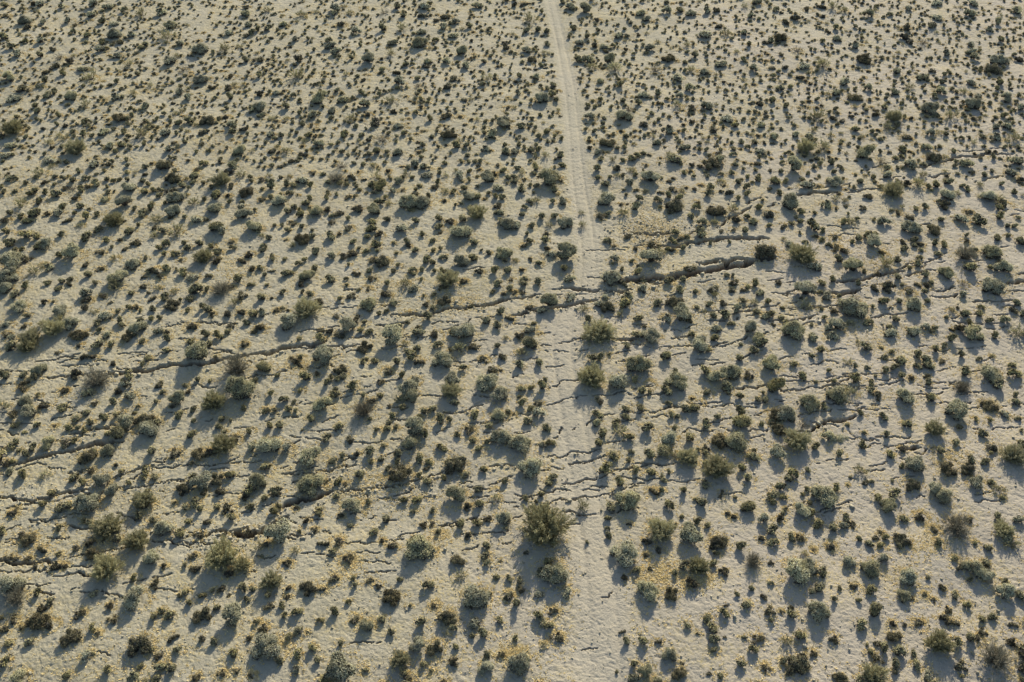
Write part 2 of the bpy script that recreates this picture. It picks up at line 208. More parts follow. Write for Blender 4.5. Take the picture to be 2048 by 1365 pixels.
(1024,0): """20,35,35 90,25,45 400,15,35 460,50,50 580,65,65 150,140,60 235,95,25 120,235,40 210,235,35 280,245,35 495,220,40 680,160,35 1030,100,50 980,40,35 1080,150,45
1235,85,50 1235,15,35 1345,75,40 1430,105,50 1550,85,50 1620,85,45 1965,20,45 1865,45,35 1925,130,45 1655,210,45 1715,265,45 1550,275,60 1870,265,50 685,235,25
610,285,35 535,330,45 920,280,30 850,275,50 1000,275,25 740,360,45 660,360,35 810,360,25 1110,375,55 1055,350,30 910,390,30 740,400,35 1900,365,35 2030,345,35
1410,360,35o 600,460,60 530,470,40 640,520,45o 785,460,65 830,535,60 730,540,30 1250,470,75 1245,500,35 1150,555,50w 1680,510,55 1935,550,45 1435,555,40
1540,565,55 1460,450,40 1385,505,25 1850,480,35 1990,480,25 110,385,60 280,345,35 160,465,55 65,600,40 205,615,45 325,610,20 225,520,30 320,515,20 550,560,20
540,625,30 695,645,45 875,680,40 1330,620,55 1430,700,60 40,745,45 330,680,40 240,780,65 320,755,40 350,800,35 1050,765,50 1160,745,40 1010,830,40 1340,770,45
1320,840,45 1555,840,60 1420,865,55 1240,800,25 660,855,30 610,840,30 700,800,35 890,810,30 1720,945,60 1790,1000,40 1600,1030,60 1985,990,45 1980,840,50
620,935,50 890,935,70 940,880,40w 1075,1000,50 1240,1040,55 1440,975,35 1180,960,30 75,1010,40 205,1080,40 290,1050,40 360,1060,25 745,1150,75 690,1210,45
910,1100,35 1390,1180,50 1160,1150,45 1300,1270,60 1590,1310,75 1660,1280,50 20,1210,45 155,1200,40 220,1195,30 385,1245,40 270,1240,35 810,1280,30 960,1270,40
1000,1250,30 1835,1135,30 1940,1130,35 1990,1210,45 1770,1230,30 1970,1310,35 1500,1150,25 1380,1050,25 1315,1100,25 400,1320,30 180,1340,40 670,1345,40 840,1345,40
2020,930,30""",
(1536,0): """60,75,35 140,30,25 320,75,40 440,130,35 420,60,45 520,50,45o 610,80,40 865,45,30 800,110,55 980,110,35 1125,65,45 220,150,45 130,180,50 700,205,30
535,215,40 1610,105,55 1355,140,50 1350,25,50 1640,20,50 1840,170,45 2000,75,60 1760,230,45 1320,210,55 1110,225,45 1090,295,60 1160,330,45 100,310,65 15,330,40
560,300,45 430,325,40 690,345,60 1530,255,25 1870,310,40 1240,330,45w 1630,345,45 1640,400,50 1420,420,45 235,400,45w 480,415,30 100,440,35 445,510,60 770,470,75
915,450,30 1660,450,55 1850,470,75 2010,480,50 290,530,50 150,545,40 1800,550,75 1030,560,50 1300,560,45 1230,610,60 35,600,40 30,545,40 260,620,40 610,650,55
1620,655,45 1400,650,35 1860,660,40 1135,680,40o 100,700,40 190,690,35 540,740,50 700,780,65 800,700,45 1015,730,50 1390,730,55 1320,760,35 1580,730,40o 1640,830,75
1680,760,45 1910,775,65 150,845,40 40,800,40 1300,865,75 2020,860,50 1470,920,60o 1010,930,65 1045,990,40 860,880,35 870,920,45 930,860,30 400,910,60o 515,945,40
590,960,35 690,850,25 705,1030,40 1910,1010,50 1820,1020,45 1810,1090,60 1720,1095,35 1970,1100,50o 1300,1060,50 1110,1095,50 830,1040,30 960,1010,40o 230,1070,45
330,1085,45 510,1070,30 305,1170,65o 450,1160,60 50,1090,50 800,1215,80 910,1280,50w 1280,1175,50 1330,1260,65 1490,1210,30 1640,1140,30 1550,1110,25 1900,920,40
510,1290,40 200,1320,75 950,1330,40 1140,1310,60 1600,1310,60 1975,1290,60 370,1330,30 1080,1190,40 1140,1210,25 1070,1245,25 1420,1075,30 905,1105,25 1640,960,35""",
}
# Open ground cracks: "width: x,y x,y ..." in the same units
CRACKS = {
(0,683): """18:870,255 960,260 1060,235 1130,245 1220,230 1330,215 1430,190 1560,175 1680,180 1760,160 1850,140 2048,105
10:340,290 430,285 530,275 660,265 760,250 870,255|10:400,635 480,610 560,590 590,575|8:620,570 700,560 780,590 890,580
14:560,750 650,740 720,715 800,705 860,690 920,680|20:100,1005 200,970 290,935 380,915 480,890 580,880 660,850 740,825 820,810 900,800 980,800
12:560,900 640,870 800,830 900,820|7:130,1030 300,975 390,990 480,1015 580,1025 650,1020 760,1020
10:780,1230 840,1180 880,1110 960,1070 1030,1045 1100,1015 1180,980 1330,935 1440,900
9:1210,1015 1330,1000 1430,980 1540,975 1640,985 1720,985 1800,965 1880,930 1910,920|9:980,1185 1080,1165 1180,1150 1280,1125 1380,1100 1500,1090
14:0,1250 100,1255 200,1275 320,1260 420,1245 520,1215 620,1200 700,1190|8:30,1355 150,1320 260,1300 380,1290 500,1265 620,1240 790,1230
8:1500,380 1560,350 1640,370 1740,370|8:0,660 60,655 150,660 250,660|7:0,720 100,760 200,740|6:0,232 150,238 230,235|5:0,340 130,350
6:1280,590 1380,570|6:1560,640 1700,620|6:1880,1060 1980,1070|6:1640,1030 1740,1015 1830,1015|5:750,150 860,155|5:480,125 560,120 640,100|6:930,210 1010,220
6:90,470 150,460|6:300,470 420,500 520,500 640,480|6:1060,740 1150,730 1280,720 1400,690|5:0,850 60,850|5:200,815 280,800""",
(512,683): """18:0,105 90,110 200,60 330,45 480,20 560,0|10:170,70 400,60 600,45 780,45|6:270,750 350,760 440,775 520,780
10:200,1050 280,1055 380,1040 480,1030 560,1020 660,1000 760,990 800,980|7:740,905 820,905 860,885|7:780,805 870,810 960,805 1060,785 1140,775 1200,765
7:1420,735 1490,710 1560,690 1600,715|9:1700,660 1800,655 1900,650 1990,635 2048,625|10:1500,575 1600,580 1680,570 1740,530 1820,510
46:200,1320 280,1290 380,1260 480,1240 560,1210 600,1190|12:600,1190 700,1195 800,1180 900,1175 1000,1150 1100,1140 1200,1130 1320,1090 1400,1070 1500,1040
6:700,410 800,390 920,360 1020,340 1100,320 1200,290|10:0,270 100,280 200,250 300,215 400,220 500,225 620,210
5:770,1235 900,1240 1000,1250 1080,1255 1160,1270 1300,1240 1400,1245|6:1700,1250 1800,1250 1900,1230 1980,1200|4:1640,1130 1760,1120|9:1870,1000 2048,1000
8:1000,60 1100,50 1200,40|6:1000,910 1060,900 1150,880|5:230,800 360,770""",
(1024,683): """8:0,160 80,150 200,130|7:230,50 330,40|7:260,80 400,80 520,65|8:290,380 360,350 420,310 520,300 560,290|8:960,380 1040,360 1110,340
6:270,210 360,200 460,180 540,150|7:270,510 380,480 500,450 600,430 700,425 800,425 950,420|9:1180,50 1280,45 1400,35 1550,45 1640,30 1720,5|7:820,100 900,80 960,65
12:1790,370 1880,360 1960,370 2048,350|6:1400,470 1490,520 1600,525 1700,510 1780,500 1960,520|6:700,600 800,585 900,560 1080,555 1200,545 1340,520 1400,510
5:480,700 560,680 620,640 700,620|7:1890,720 2048,700|6:1900,770 2048,750|8:1940,590 2048,545|7:1360,720 1500,710 1650,690 1850,695
9:280,930 400,920 470,880 560,885 640,870 720,860|10:450,970 560,960 650,940 760,910|7:220,1180 350,1180 480,1190 700,1190|12:400,1140 500,1135 580,1100 680,1080
10:250,1310 320,1285 430,1275 540,1250 640,1240|8:0,1335 120,1330 260,1310|9:700,1050 800,1030 900,1020 1000,1000 1060,990 1170,985 1260,980 1330,960
7:780,1070 900,1080 1000,1085 1160,1100 1300,1105 1430,1100 1500,1090|8:740,810 830,795 900,790|8:0,600 150,580|5:1480,960 1600,960|5:940,1140 1060,1130
5:20,740 150,730|5:330,770 370,740 400,680|6:0,300 90,270""",
(1536,683): """7:90,285 180,285 240,280|8:100,320 240,320 380,330 500,320 560,305 650,285|9:160,390 300,385 420,380 500,370 600,360 680,370 780,360
6:340,190 420,185 560,180|7:700,260 820,270 900,260 1030,255|9:870,310 960,315 1050,300|6:840,160 960,155 1040,150|8:1290,325 1400,325 1500,315
8:1180,340 1240,365 1340,370 1490,370|6:1150,420 1300,420 1400,400|9:1540,420 1640,400 1760,395|16:350,710 400,670 450,645 540,635 650,620 700,590
8:240,600 300,575 450,560 620,545 740,540 860,545 980,545|6:650,715 740,770 840,785 900,760 1050,768 1140,760|16:1080,840 1110,855 1190,845
5:1330,250 1400,225 1500,200|5:1700,150 1800,120|6:690,520 800,510 900,500|8:1800,715 1900,695 2020,690|7:100,400 200,390|6:1580,715 1690,705|7:160,720 260,715 350,710""",
(0,1024): """18:0,400 80,410 200,405 300,415 420,410|9:250,95 380,90 460,60 560,30 700,15|12:450,100 560,110 640,130 760,140|9:380,490 500,470
12:430,520 560,500 640,490 740,520|9:200,590 300,590 400,585|12:280,660 340,650 440,670|10:540,385 620,355 700,350 800,340 900,300 1000,280 1060,260
12:1220,230 1300,240 1400,250 1500,250 1600,250 1700,260 1800,240|16:1600,185 1700,160 1800,150 1900,150 2048,140|34:1850,195 1950,190 2048,185
7:900,590 980,580 1060,560 1180,540 1300,525 1420,505|9:640,650 740,655 860,665 960,680 1000,690|6:1250,610 1340,625 1440,635|8:1960,490 2048,475|5:780,1135 900,1135
9:920,0 980,30 1040,30 1110,65|6:340,200 420,210 500,205 560,200|8:540,440 640,440 740,435|6:0,480 150,475 370,485|8:560,630 640,610|5:0,240 100,230|5:960,400 1000,395""",
(512,1024): """34:0,170 60,130 150,90 250,30|9:270,190 350,195 400,175 480,165 600,165|8:700,250 790,240 870,250 960,245 1060,235 1160,220 1280,190|6:360,330 460,330
6:480,340 560,345 610,360 680,350|6:800,330 900,320 1010,320|11:1640,175 1720,180 1800,175 1900,165 2020,150|8:1420,100 1560,95 1640,80 1780,65 1900,70
6:1640,320 1740,290 1800,260|8:1920,240 2048,245|5:820,400 920,405 1100,405|5:870,490 1040,485 1120,480|6:760,1060 880,1050 1000,1055|8:820,60 900,45 960,30|6:0,350 150,350""",
(1024,1024): """7:0,60 80,45|7:450,100 540,90|9:380,10 560,20 680,15|4:720,690 800,640|4:560,1110 680,1095""",
(0,342): """9:1330,1240 1450,1225 1580,1220 1700,1215 1800,1220 1900,1225|6:720,1310 800,1305 900,1280|4:1080,1180 1160,1155""",
(512,342): """6:70,1160 180,1130 260,1120|5:480,1110 600,1085 700,1070|8:340,1290 450,1270 580,1255 680,1245|10:740,1345 860,1325 960,1310|7:960,1245 1080,1230 1200,1210
14:1080,1160 1180,1160 1290,1150 1400,1140 1500,1110 1600,1100 1700,1095 1830,1085 1920,1070 2048,1035|6:1650,800 1760,780 1880,780|8:1700,1210 1800,1180 1900,1180
10:1280,1345 1400,1320|5:700,960 800,955""",
(1024,342): """14:0,1165 100,1145 210,1125 400,1085 520,1060|11:0,1035 150,1015 230,990|7:240,1000 400,990 460,985|14:420,940 520,945 600,955 700,945|16:430,1080 520,1060 600,1040 680,1030
50:870,870 950,875 1040,872 1110,870 1200,860 1290,850 1380,835 1480,815 1560,800 1640,780 1740,760 1830,745 1920,725|14:1480,730 1600,725 1760,712 1920,705 2048,700|15:740,960 850,965 950,950|12:960,875 1100,895 1200,910
16:1190,600 1300,605 1380,585 1440,570 1540,555 1650,545 1800,540 1920,535 2048,530|7:890,610 990,600 1080,590|7:560,640 700,630 800,630 900,630
8:1380,540 1440,490 1500,450 1580,440|10:1640,460 1700,400 1740,360 1820,340 1900,290 1920,270|8:1730,270 1800,240|7:1860,260 1900,235 2048,215
14:960,490 1060,490 1160,500 1260,490|14:800,1330 900,1340 1000,1335|10:480,1355 600,1330|6:200,1320 340,1310|10:1280,1345 1380,1330 1450,1310|6:0,1230 150,1245
6:500,1280 640,1300 800,1320|7:1450,1115 1540,1130 1680,1110 1770,1100|6:1160,1190 1260,1180|6:1220,1270 1360,1280|9:1930,1310 2048,1295|6:600,850 720,850""",
(1536,342): """14:240,185 340,175 460,180 560,180|8:360,145 460,135 580,130 620,105 690,85|9:620,145 720,160 800,145 900,140|8:640,185 720,170 760,155|7:880,95 990,65 1060,40
9:1280,45 1380,30 1460,15|8:1650,95 1760,60 1880,45|10:0,280 60,250|8:0,865 70,860 130,845|7:150,885 250,880|14:550,880 640,870 760,865 800,855 860,830 950,815 1020,815 1090,805
12:1090,840 1150,830 1220,815 1340,800|18:500,965 600,970 680,960 740,940|7:780,1010 880,1005|10:1310,955 1420,955 1500,930|12:1300,1000 1370,1015 1440,1010 1520,990
10:0,1210 100,1185 200,1190 300,1165 400,1140|8:0,1295 100,1270|7:270,1230 400,1200|10:160,1090 330,1100 450,1080 560,1060|7:180,1050 260,1030|10:830,1170 900,1155 990,1150 1120,1135
7:940,1100 1020,1070|12:1640,1050 1760,1035 1880,1045 1980,1035|14:1910,905 2048,890|12:1990,840 2048,825|10:1900,965 2048,965|7:1870,1090 2000,1075|8:1460,1190 1600,1215 1750,1215 1850,1220
7:1730,1250 1850,1255 1920,1245|8:1800,1150 1920,1150|8:1280,710 1360,735 1420,725|8:1560,725 1720,720|14:0,705 60,690""",
(1536,0): """6:790,1360 900,1320 1000,1300 1100,1280|12:1190,1335 1300,1310 1420,1290 1500,1270 1600,1255 1740,1245 1850,1240 1950,1245|8:1500,1215 1600,1220 1760,1210 1840,1190 1950,1185 2048,1190""",
}
# Straw-yellow dry grass patches: centre x, y, radius (px of the photograph), amount
STRAW = [(1300,455,60,900),(900,385,45,300),(880,1070,30,120),(1320,1150,60,500),(1400,1160,40,200),(880,600,50,300),(935,605,35,200),(430,290,40,200),(60,370,60,250),(30,385,40,150),
(1840,1090,50,200),(700,960,80,250),(1760,520,60,350),(1700,640,50,120),(1350,560,50,200),(460,545,40,150),(1900,920,40,200),(1670,480,40,150),(1600,610,40,100),(330,40,30,60),
(860,1340,40,100),(700,1130,40,120),(200,1100,50,150),(60,1100,60,150),(560,1290,40,200),(1030,1310,30,250),(1110,1130,30,100),(230,420,40,120),(1290,520,40,200),(780,600,40,80),
(1640,160,40,120),(1450,900,50,150),(1180,420,25,80),(830,1000,60,200),(760,960,40,160),(640,730,50,160),(590,740,40,150),(1390,640,40,80),(1280,600,60,200),(1750,680,40,80)]
# The sandy track: x, y, half-width (px of the photograph)
TRACK = [(1090,-140,9),(1096,-60,10),(1102,0,12),(1122,85,14),(1139,175,17),(1147,250,18),(1153,325,20),(1160,385,22),(1171,442,24),(1179,520,26),(1172,585,27),(1128,640,30),(1122,700,34),(1132,760,38),
(1140,808,40),(1165,950,45),(1190,1080,50),(1205,1199,54),(1212,1365,60),(1216,1480,64)]
# ------------------------------------------------------------------ helpers
rng = np.random.default_rng(11)
SP, CP = math.sin(PITCH), math.cos(PITCH)

def to_ground(x, y, z=0.0):
    """photograph pixel -> point on the plane at height z, with pixels per metre and dip of the view there"""
    x = np.asarray(x, float); y = np.asarray(y, float)
    a = (x - 1024) / FPX; b = (y - 682.5) / FPX
    dy = CP - b * SP; dz = -SP - b * CP
    t = (z - CAM_H) / dz
    return a * t, dy * t, FPX / t, np.arctan2(-dz, dy)

def to_pixel(X, Y, Z=0.0):
    d = Y * CP + (CAM_H - Z) * SP
    v = -Y * SP + (CAM_H - Z) * CP
    return 1024 + FPX * X / d, 682.5 + FPX * v / d

def hash2(ix, iy, seed):
    h = (ix.astype(np.int64) * 374761393 + iy.astype(np.int64) * 668265263 + seed * 1274126177) & 0xFFFFFFFF
    h = ((h ^ (h >> 13)) * 1103515245) & 0xFFFFFFFF
    h = ((h ^ (h >> 16)) * 2654435761) & 0xFFFFFFFF
    return ((h >> 8) & 0xFFFF) / 65535.0

def noise(x, y, seed=0):
    x = np.asarray(x, float); y = np.asarray(y, float)
    ix = np.floor(x); iy = np.floor(y)
    fx = x - ix; fy = y - iy
    fx = fx * fx * fx * (fx * (fx * 6 - 15) + 10); fy = fy * fy * fy * (fy * (fy * 6 - 15) + 10)
    a = hash2(ix, iy, seed); b = hash2(ix + 1, iy, seed); c = hash2(ix, iy + 1, seed); d = hash2(ix + 1, iy + 1, seed)
    return (a + (b - a) * fx) * (1 - fy) + (c + (d - c) * fx) * fy

def sstep(a, b, x):
    t = np.clip((x - a) / (b - a), 0, 1)
    return t * t * (3 - 2 * t)

def mk_mesh(name, V, F, attrs=None, smooth=False, mat_idx=None):
    me = bpy.data.meshes.new(name)
    V = np.ascontiguousarray(V, np.float32); F = np.ascontiguousarray(F, np.int32)
    nF, k = F.shape
    me.vertices.add(len(V)); me.vertices.foreach_set("co", V.ravel())
    me.loops.add(nF * k); me.loops.foreach_set("vertex_index", F.ravel())
    me.polygons.add(nF); me.polygons.foreach_set("loop_start", np.arange(0, nF * k, k, dtype=np.int32))
    if smooth: me.polygons.foreach_set("use_smooth", np.ones(nF, bool))
    if mat_idx is not None: me.polygons.foreach_set("material_index", np.ascontiguousarray(mat_idx, np.int32))
    for an, av in (attrs or {}).items():
        me.attributes.new(an, 'FLOAT', 'POINT').data.foreach_set("value", np.ascontiguousarray(av, np.float32))
    me.update(calc_edges=True)
    return me

def link(name, me, parent=None, mats=()):
    o = bpy.data.objects.new(name, me)
    COL.objects.link(o)
    if me is not None and not me.materials:
        for m in mats: me.materials.append(m)
    if parent is not None: o.parent = parent
    return o

class NT:
    def __init__(s, name):
        s.m = bpy.data.materials.new(name); s.m.use_nodes = True
        s.t = s.m.node_tree; s.t.nodes.clear()
    def n(s, typ, ins=None, **kw):
        nd = s.t.nodes.new(typ)
        for k, v in kw.items(): setattr(nd, k, v)
        for k, v in (ins or {}).items():
            if isinstance(v, bpy.types.NodeSocket): s.t.links.new(v, nd.inputs[k])
            else: nd.inputs[k].default_value = v
        return nd
    def mix(s, f, a, b, mode='MIX'):
        nd = s.t.nodes.new("ShaderNodeMix"); nd.data_type = 'RGBA'; nd.blend_type = mode
        for sock, v in ((nd.inputs[0], f), (nd.inputs[6], a), (nd.inputs[7], b)):
            if isinstance(v, bpy.types.NodeSocket): s.t.links.new(v, sock)
            else: sock.default_value = v if not isinstance(v, tuple) or len(v) == 4 else (*v, 1)
        return nd.outputs[2]
    def math(s, op, a, b=0.0, clamp=False):
        nd = s.t.nodes.new("ShaderNodeMath"); nd.operation = op; nd.use_clamp = clamp
        for i, v in enumerate((a, b)):
            if isinstance(v, bpy.types.NodeSocket): s.t.links.new(v, nd.inputs[i])
            else: nd.inputs[i].default_value = v
        return nd.outputs[0]
    def remap(s, v, a, b, c=0.0, d=1.0):
        nd = s.n("ShaderNodeMapRange", {0: v, 1: a, 2: b, 3: c, 4: d}); return nd.outputs[0]

# ------------------------------------------------------------------ materials
def soil_material(name, on_ground=True):
    t = NT(name)
    geo = t.n("ShaderNodeNewGeometry"); P = geo.outputs["Position"]
    def nz(scale, det=3.0, rough=0.6):
        return t.n("ShaderNodeTexNoise", {"Vector": P, "Scale": scale, "Detail": det, "Roughness": rough}).outputs[0]
    big = nz(0.11, 4.0); mid = nz(0.75, 4.0, .65); fine = nz(9.0, 4.0, .7); grain = nz(26.0, 2.0)
    SAND_A, SAND_B, SAND_PALE, PINK, STRAWC = (.345, .315, .222, 1), (.395, .362, .262, 1), (.44, .408, .312, 1), (.425, .375, .302, 1), (.50, .405, .185, 1)
    c = t.mix(t.remap(big, .35, .65), SAND_A, SAND_B)
    c = t.mix(t.remap(mid, .45, .72, 0, .6), c, SAND_PALE)
    if on_ground:
        pk = t.n("ShaderNodeAttribute", attribute_name="pink").outputs["Fac"]
        c = t.mix(t.math('MULTIPLY', pk, .8), c, PINK)
        tr = t.n("ShaderNodeAttribute", attribute_name="track").outputs["Fac"]
        c = t.mix(t.math('MULTIPLY', tr, .40), c, (.43, .388, .30, 1))
        # thin cover of dry annual grass
        cover = t.math('MULTIPLY', t.remap(nz(.42, 5.0, .65), .46, .64), t.remap(fine, .44, .62))
        cover = t.math('MULTIPLY', cover, t.math('SUBTRACT', 1.0, t.math('MULTIPLY', tr, .85)))
        c = t.mix(t.math('MULTIPLY', cover, .85), c, STRAWC)
        # dark bits of twig and seed litter
        lit = t.n("ShaderNodeTexVoronoi", {"Vector": P, "Scale": 7.0, "Randomness": 1.0}).outputs["Distance"]
        speck = t.math('MULTIPLY', t.remap(lit, .10, .16, 1, 0), t.remap(nz(1.3, 2.0), .48, .6))
        c = t.mix(t.math('MULTIPLY', speck, .55), c, (.13, .105, .075, 1))
    c = t.mix(t.remap(grain, .3, .75, 0, .40), c, (.23, .20, .135, 1))
    if on_ground:   # brown soil with the cracks' shade painted into its colour, darker with depth
        c = t.mix(t.n("ShaderNodeAttribute", attribute_name="subsoil_shade").outputs["Fac"], c, (.165, .125, .085, 1))
    b1 = t.n("ShaderNodeBump", {"Height": fine, "Strength": .8, "Distance": .07})
    b2 = t.n("ShaderNodeBump", {"Height": grain, "Strength": .5, "Distance": .018, "Normal": b1.outputs[0]})
    b = t.n("ShaderNodeBsdfPrincipled", {"Base Color": c, "Roughness": .95, "Normal": b2.outputs[0]})
    b.inputs["Specular IOR Level"].default_value = .15
    o = t.n("ShaderNodeOutputMaterial", {0: b.outputs[0]})
    return t.m

def leaf_material(name, dark, light, alt, trans=.22, per_object=True):
    """dark/light: leaf colours across a plant; alt: the hue some plants lean to"""
    t = NT(name)
    tint = t.n("ShaderNodeAttribute", attribute_name="tint").outputs["Fac"]
    rnd = t.n("ShaderNodeObjectInfo").outputs["Random"] if per_object else t.n("ShaderNodeAttribute", attribute_name="rnd").outputs["Fac"]
    c = t.mix(tint, (*dark, 1), (*light, 1))
    c2 = t.mix(tint, tuple(.75 * v for v in alt) + (1,), (*alt, 1))
    c = t.mix(t.remap(rnd, .35, 1.0, 0, .75), c, c2)
    br = t.remap(t.math('FRACT', t.math('MULTIPLY', rnd, 7.31)), 0, 1, .78, 1.18)
    c = t.mix(1.0, c, t.n("ShaderNodeCombineColor", {0: br, 1: br, 2: br}).outputs[0], 'MULTIPLY')
    d = t.n("ShaderNodeBsdfPrincipled", {"Base Color": c, "Roughness": .75})
    d.inputs["Specular IOR Level"].default_value = .25
    tr = t.n("ShaderNodeBsdfTranslucent", {"Color": c})
    mx = t.n("ShaderNodeMixShader", {0: trans, 1: d.outputs[0], 2: tr.outputs[0]})
    t.n("ShaderNodeOutputMaterial", {0: mx.outputs[0]})
    return t.m

LEAFC = {  # kind: dark, light, alternative, translucency
    'g': ((.27, .26, .17), (.62, .60, .41), (.55, .51, .27), .20),
    's': ((.21, .195, .105), (.52, .48, .27), (.48, .42, .18), .22),
    'd': ((.09, .083, .050), (.26, .24, .135), (.28, .23, .11), .15),
    'o': ((.19, .175, .09), (.43, .40, .215), (.40, .38, .23), .24),
    'w': ((.13, .12, .085), (.28, .26, .18), (.25, .235, .165), .10),
}
KNAME = {'g': 'saltbush_leaf', 's': 'small_shrub_leaf', 'd': 'dark_shrub_leaf', 'o': 'olive_stem', 'w': 'dead_twig'}
M_LEAF = {k: leaf_material(KNAME[k], *LEAFC[k]) for k in LEAFC}
M_LEAF_STUFF = {k: leaf_material('low_' + KNAME[k], *LEAFC[k], per_object=False) for k in LEAFC}
M_BARK = leaf_material('shrub_bark', (.045, .039, .031), (.11, .095, .075), (.09, .08, .065), 0.0)
M_BARK_STUFF = leaf_material('low_shrub_bark', (.045, .039, .031), (.11, .095, .075), (.09, .08, .065), 0.0, per_object=False)
M_STRAW = leaf_material('dry_straw', (.57, .46, .20), (.80, .67, .37), (.80, .59, .23), .30, per_object=False)
M_SOIL = soil_material('desert_soil')
M_CLOD = soil_material('soil_clod', False)

# ------------------------------------------------------------------ track and cracks in metres
TR = np.array(TRACK, float)
_tx, _ty, _tp, _td = to_ground(TR[:, 0], TR[:, 1])
_tw = TR[:, 2] / _tp
_o = np.argsort(_ty)
TRY, TRX, TRW = _ty[_o], _tx[_o], _tw[_o]
_yy = np.linspace(TRY[0], TRY[-1], 600)
_k = np.hanning(25); _k /= _k.sum()
_sx = np.convolve(np.pad(np.interp(_yy, TRY, TRX), 12, 'edge'), _k, 'valid')
def track_x(Y): return np.where(Y > _yy[-1], _sx[-1] + (Y - _yy[-1]) * (_sx[-1] - _sx[-40]) / (_yy[-1] - _yy[-40]), np.interp(Y, _yy, _sx))
def track_w(Y): return np.interp(Y, TRY, TRW)

def fractal(pts, rough, step):
    pts = [np.array(p, float) for p in pts]
    while True:
        out = [pts[0]]; done = True
        for a, b in zip(pts, pts[1:]):
            L = np.linalg.norm(b - a)
            if L > step:
                done = False
                nrm = np.array([-(b - a)[1], (b - a)[0]]) / L
                out.append((a + b) / 2 + nrm * rng.normal(0, rough) * L)
            out.append(b)
        pts = out
        if done: return np.array(pts)

crack_list = []   # (points in metres, half-width, depth)
for (tx0, ty0), txt in CRACKS.items():
    for ent in txt.replace("\n", "|").split("|"):
        w, pts = ent.split(":")
        q = np.array([[float(v) for v in p.split(",")] for p in pts.split()])
        X, Y, ppm, dip = to_ground(tx0 + q[:, 0] / 4, ty0 + q[:, 1] / 4)
        wm = float(w) / 4 / ppm.mean() / math.sin(dip.mean())
        wm = wm * (.82 if float(w) < 10 else .95 if float(w) < 14 else 1.3 if float(w) < 22 else .9)
        crack_list.append((np.c_[X, Y], wm / 2, float(w)))
# hairline cracks of the rupture zone
def in_zone(x, y):
    return (y > 690 - .165 * x + 40) & (y < 1130 - .06 * x)
for i in range(380):
    x, y = rng.uniform(-40, 2090), rng.uniform(360, 1140)
    if not in_zone(x, y): continue
    if abs(x - np.interp(y, TR[:, 1], TR[:, 0])) < 1.3 * np.interp(y, TR[:, 1], TR[:, 2]) and rng.uniform() < .7: continue
    L = rng.uniform(18, 85) * (.55 + .45 * y / 1000); s = rng.normal(-.10, .13)
    n = int(max(3, L / 12))
    px = x + np.linspace(-L / 2, L / 2, n); py = y + (px - x) * s + rng.normal(0, 1.5, n)
    X, Y, ppm, dip = to_ground(px, py)
    w = rng.uniform(3.0, 6.0)
    crack_list.append((np.c_[X, Y], w / 4 / ppm.mean() / math.sin(dip.mean()) / 2, w))

# ------------------------------------------------------------------ the ground: one sheet to the horizon
rows = [17.5]
while rows[-1] < 128: rows.append(rows[-1] + .047 * (rows[-1] / 24) ** .62)
rows = np.array([-200, -80, -35, -12, 2, 9, 13, 15.5, 16.7] + rows + [rows[-1] + d for d in (.4, 1.5, 4, 9, 18, 35, 70, 150, 400, 1200, 4000, 9000)])
U = np.arange(-.66, .6601, .00105)
U = np.r_[-8, -4, -2.2, -1.3, -.95, -.8, -.72, -.685, -.668, U, .668, .685, .72, .8, .95, 1.3, 2.2, 4, 8]
nr, nc = len(rows), len(U)
def lat(Y): return np.maximum(Y * CP + CAM_H * SP, 22.0)
GX = (U[None, :] * lat(rows)[:, None]); GY = np.repeat(rows[:, None], nc, 1)

def swell(X, Y):
    return .22 * (noise(X / 9, Y / 9, 1) - .5) + .10 * (noise(X / 2.6, Y / 2.6, 2) - .5)

base = swell(GX, GY)
tw = track_w(GY); tdx = (GX - track_x(GY)) / tw
wob = (noise(GX * .9, GY * .9, 31) - .5) * .7
track = 1 - sstep(.70, 1.25, np.abs(tdx) + wob * (.8 - .45 * sstep(45, 75, GY)))
inner = ((GY > 17) & (GY < 128)).astype(float)
amp = (1 - .25 * track) * inner * (.68 + .32 * sstep(30, 58, GY))
wx = GX + .25 * (noise(GX * 1.7, GY * 1.7, 41) - .5); wy = GY + .25 * (noise(GX * 1.7, GY * 1.7, 42) - .5)
rx, ry = wx * .81 + wy * .58, wy * .81 - wx * .58
h = .018 * (noise(wx * 1.5, wy * 1.5, 3) - .5) + .018 * (noise(wx * 3.6, wy * 3.6, 4) - .5) + .026 * (noise(rx * 7.3, ry * 5.6, 5) - .5) + .028 * (noise(rx * 13, ry * 11, 55) - .5)
pit = sstep(.66, .90, noise(rx * 5.2 + 50, ry * 4.2, 6)) * .022 + sstep(.62, .88, noise(rx * 10.5, ry * 7.5 + 9, 7)) * .036
rip = .008 * np.sin(wy * 9 + 9.0 * noise(GX * .9, GY * .5, 8)) * noise(GX * .5, GY * .5, 9)
h = h * (1 - .20 * track) - pit * (1 + .1 * track) + rip * track
rut = np.exp(-((np.abs(tdx) - .50) / .13) ** 2) * track
h = h - .045 * track - .075 * rut * (.4 + noise(GX * .5, GY * .12, 77)) * inner
Z = base + h * amp
CR = np.zeros_like(Z); LIP = np.zeros_like(Z)
dYrow = np.gradient(rows)
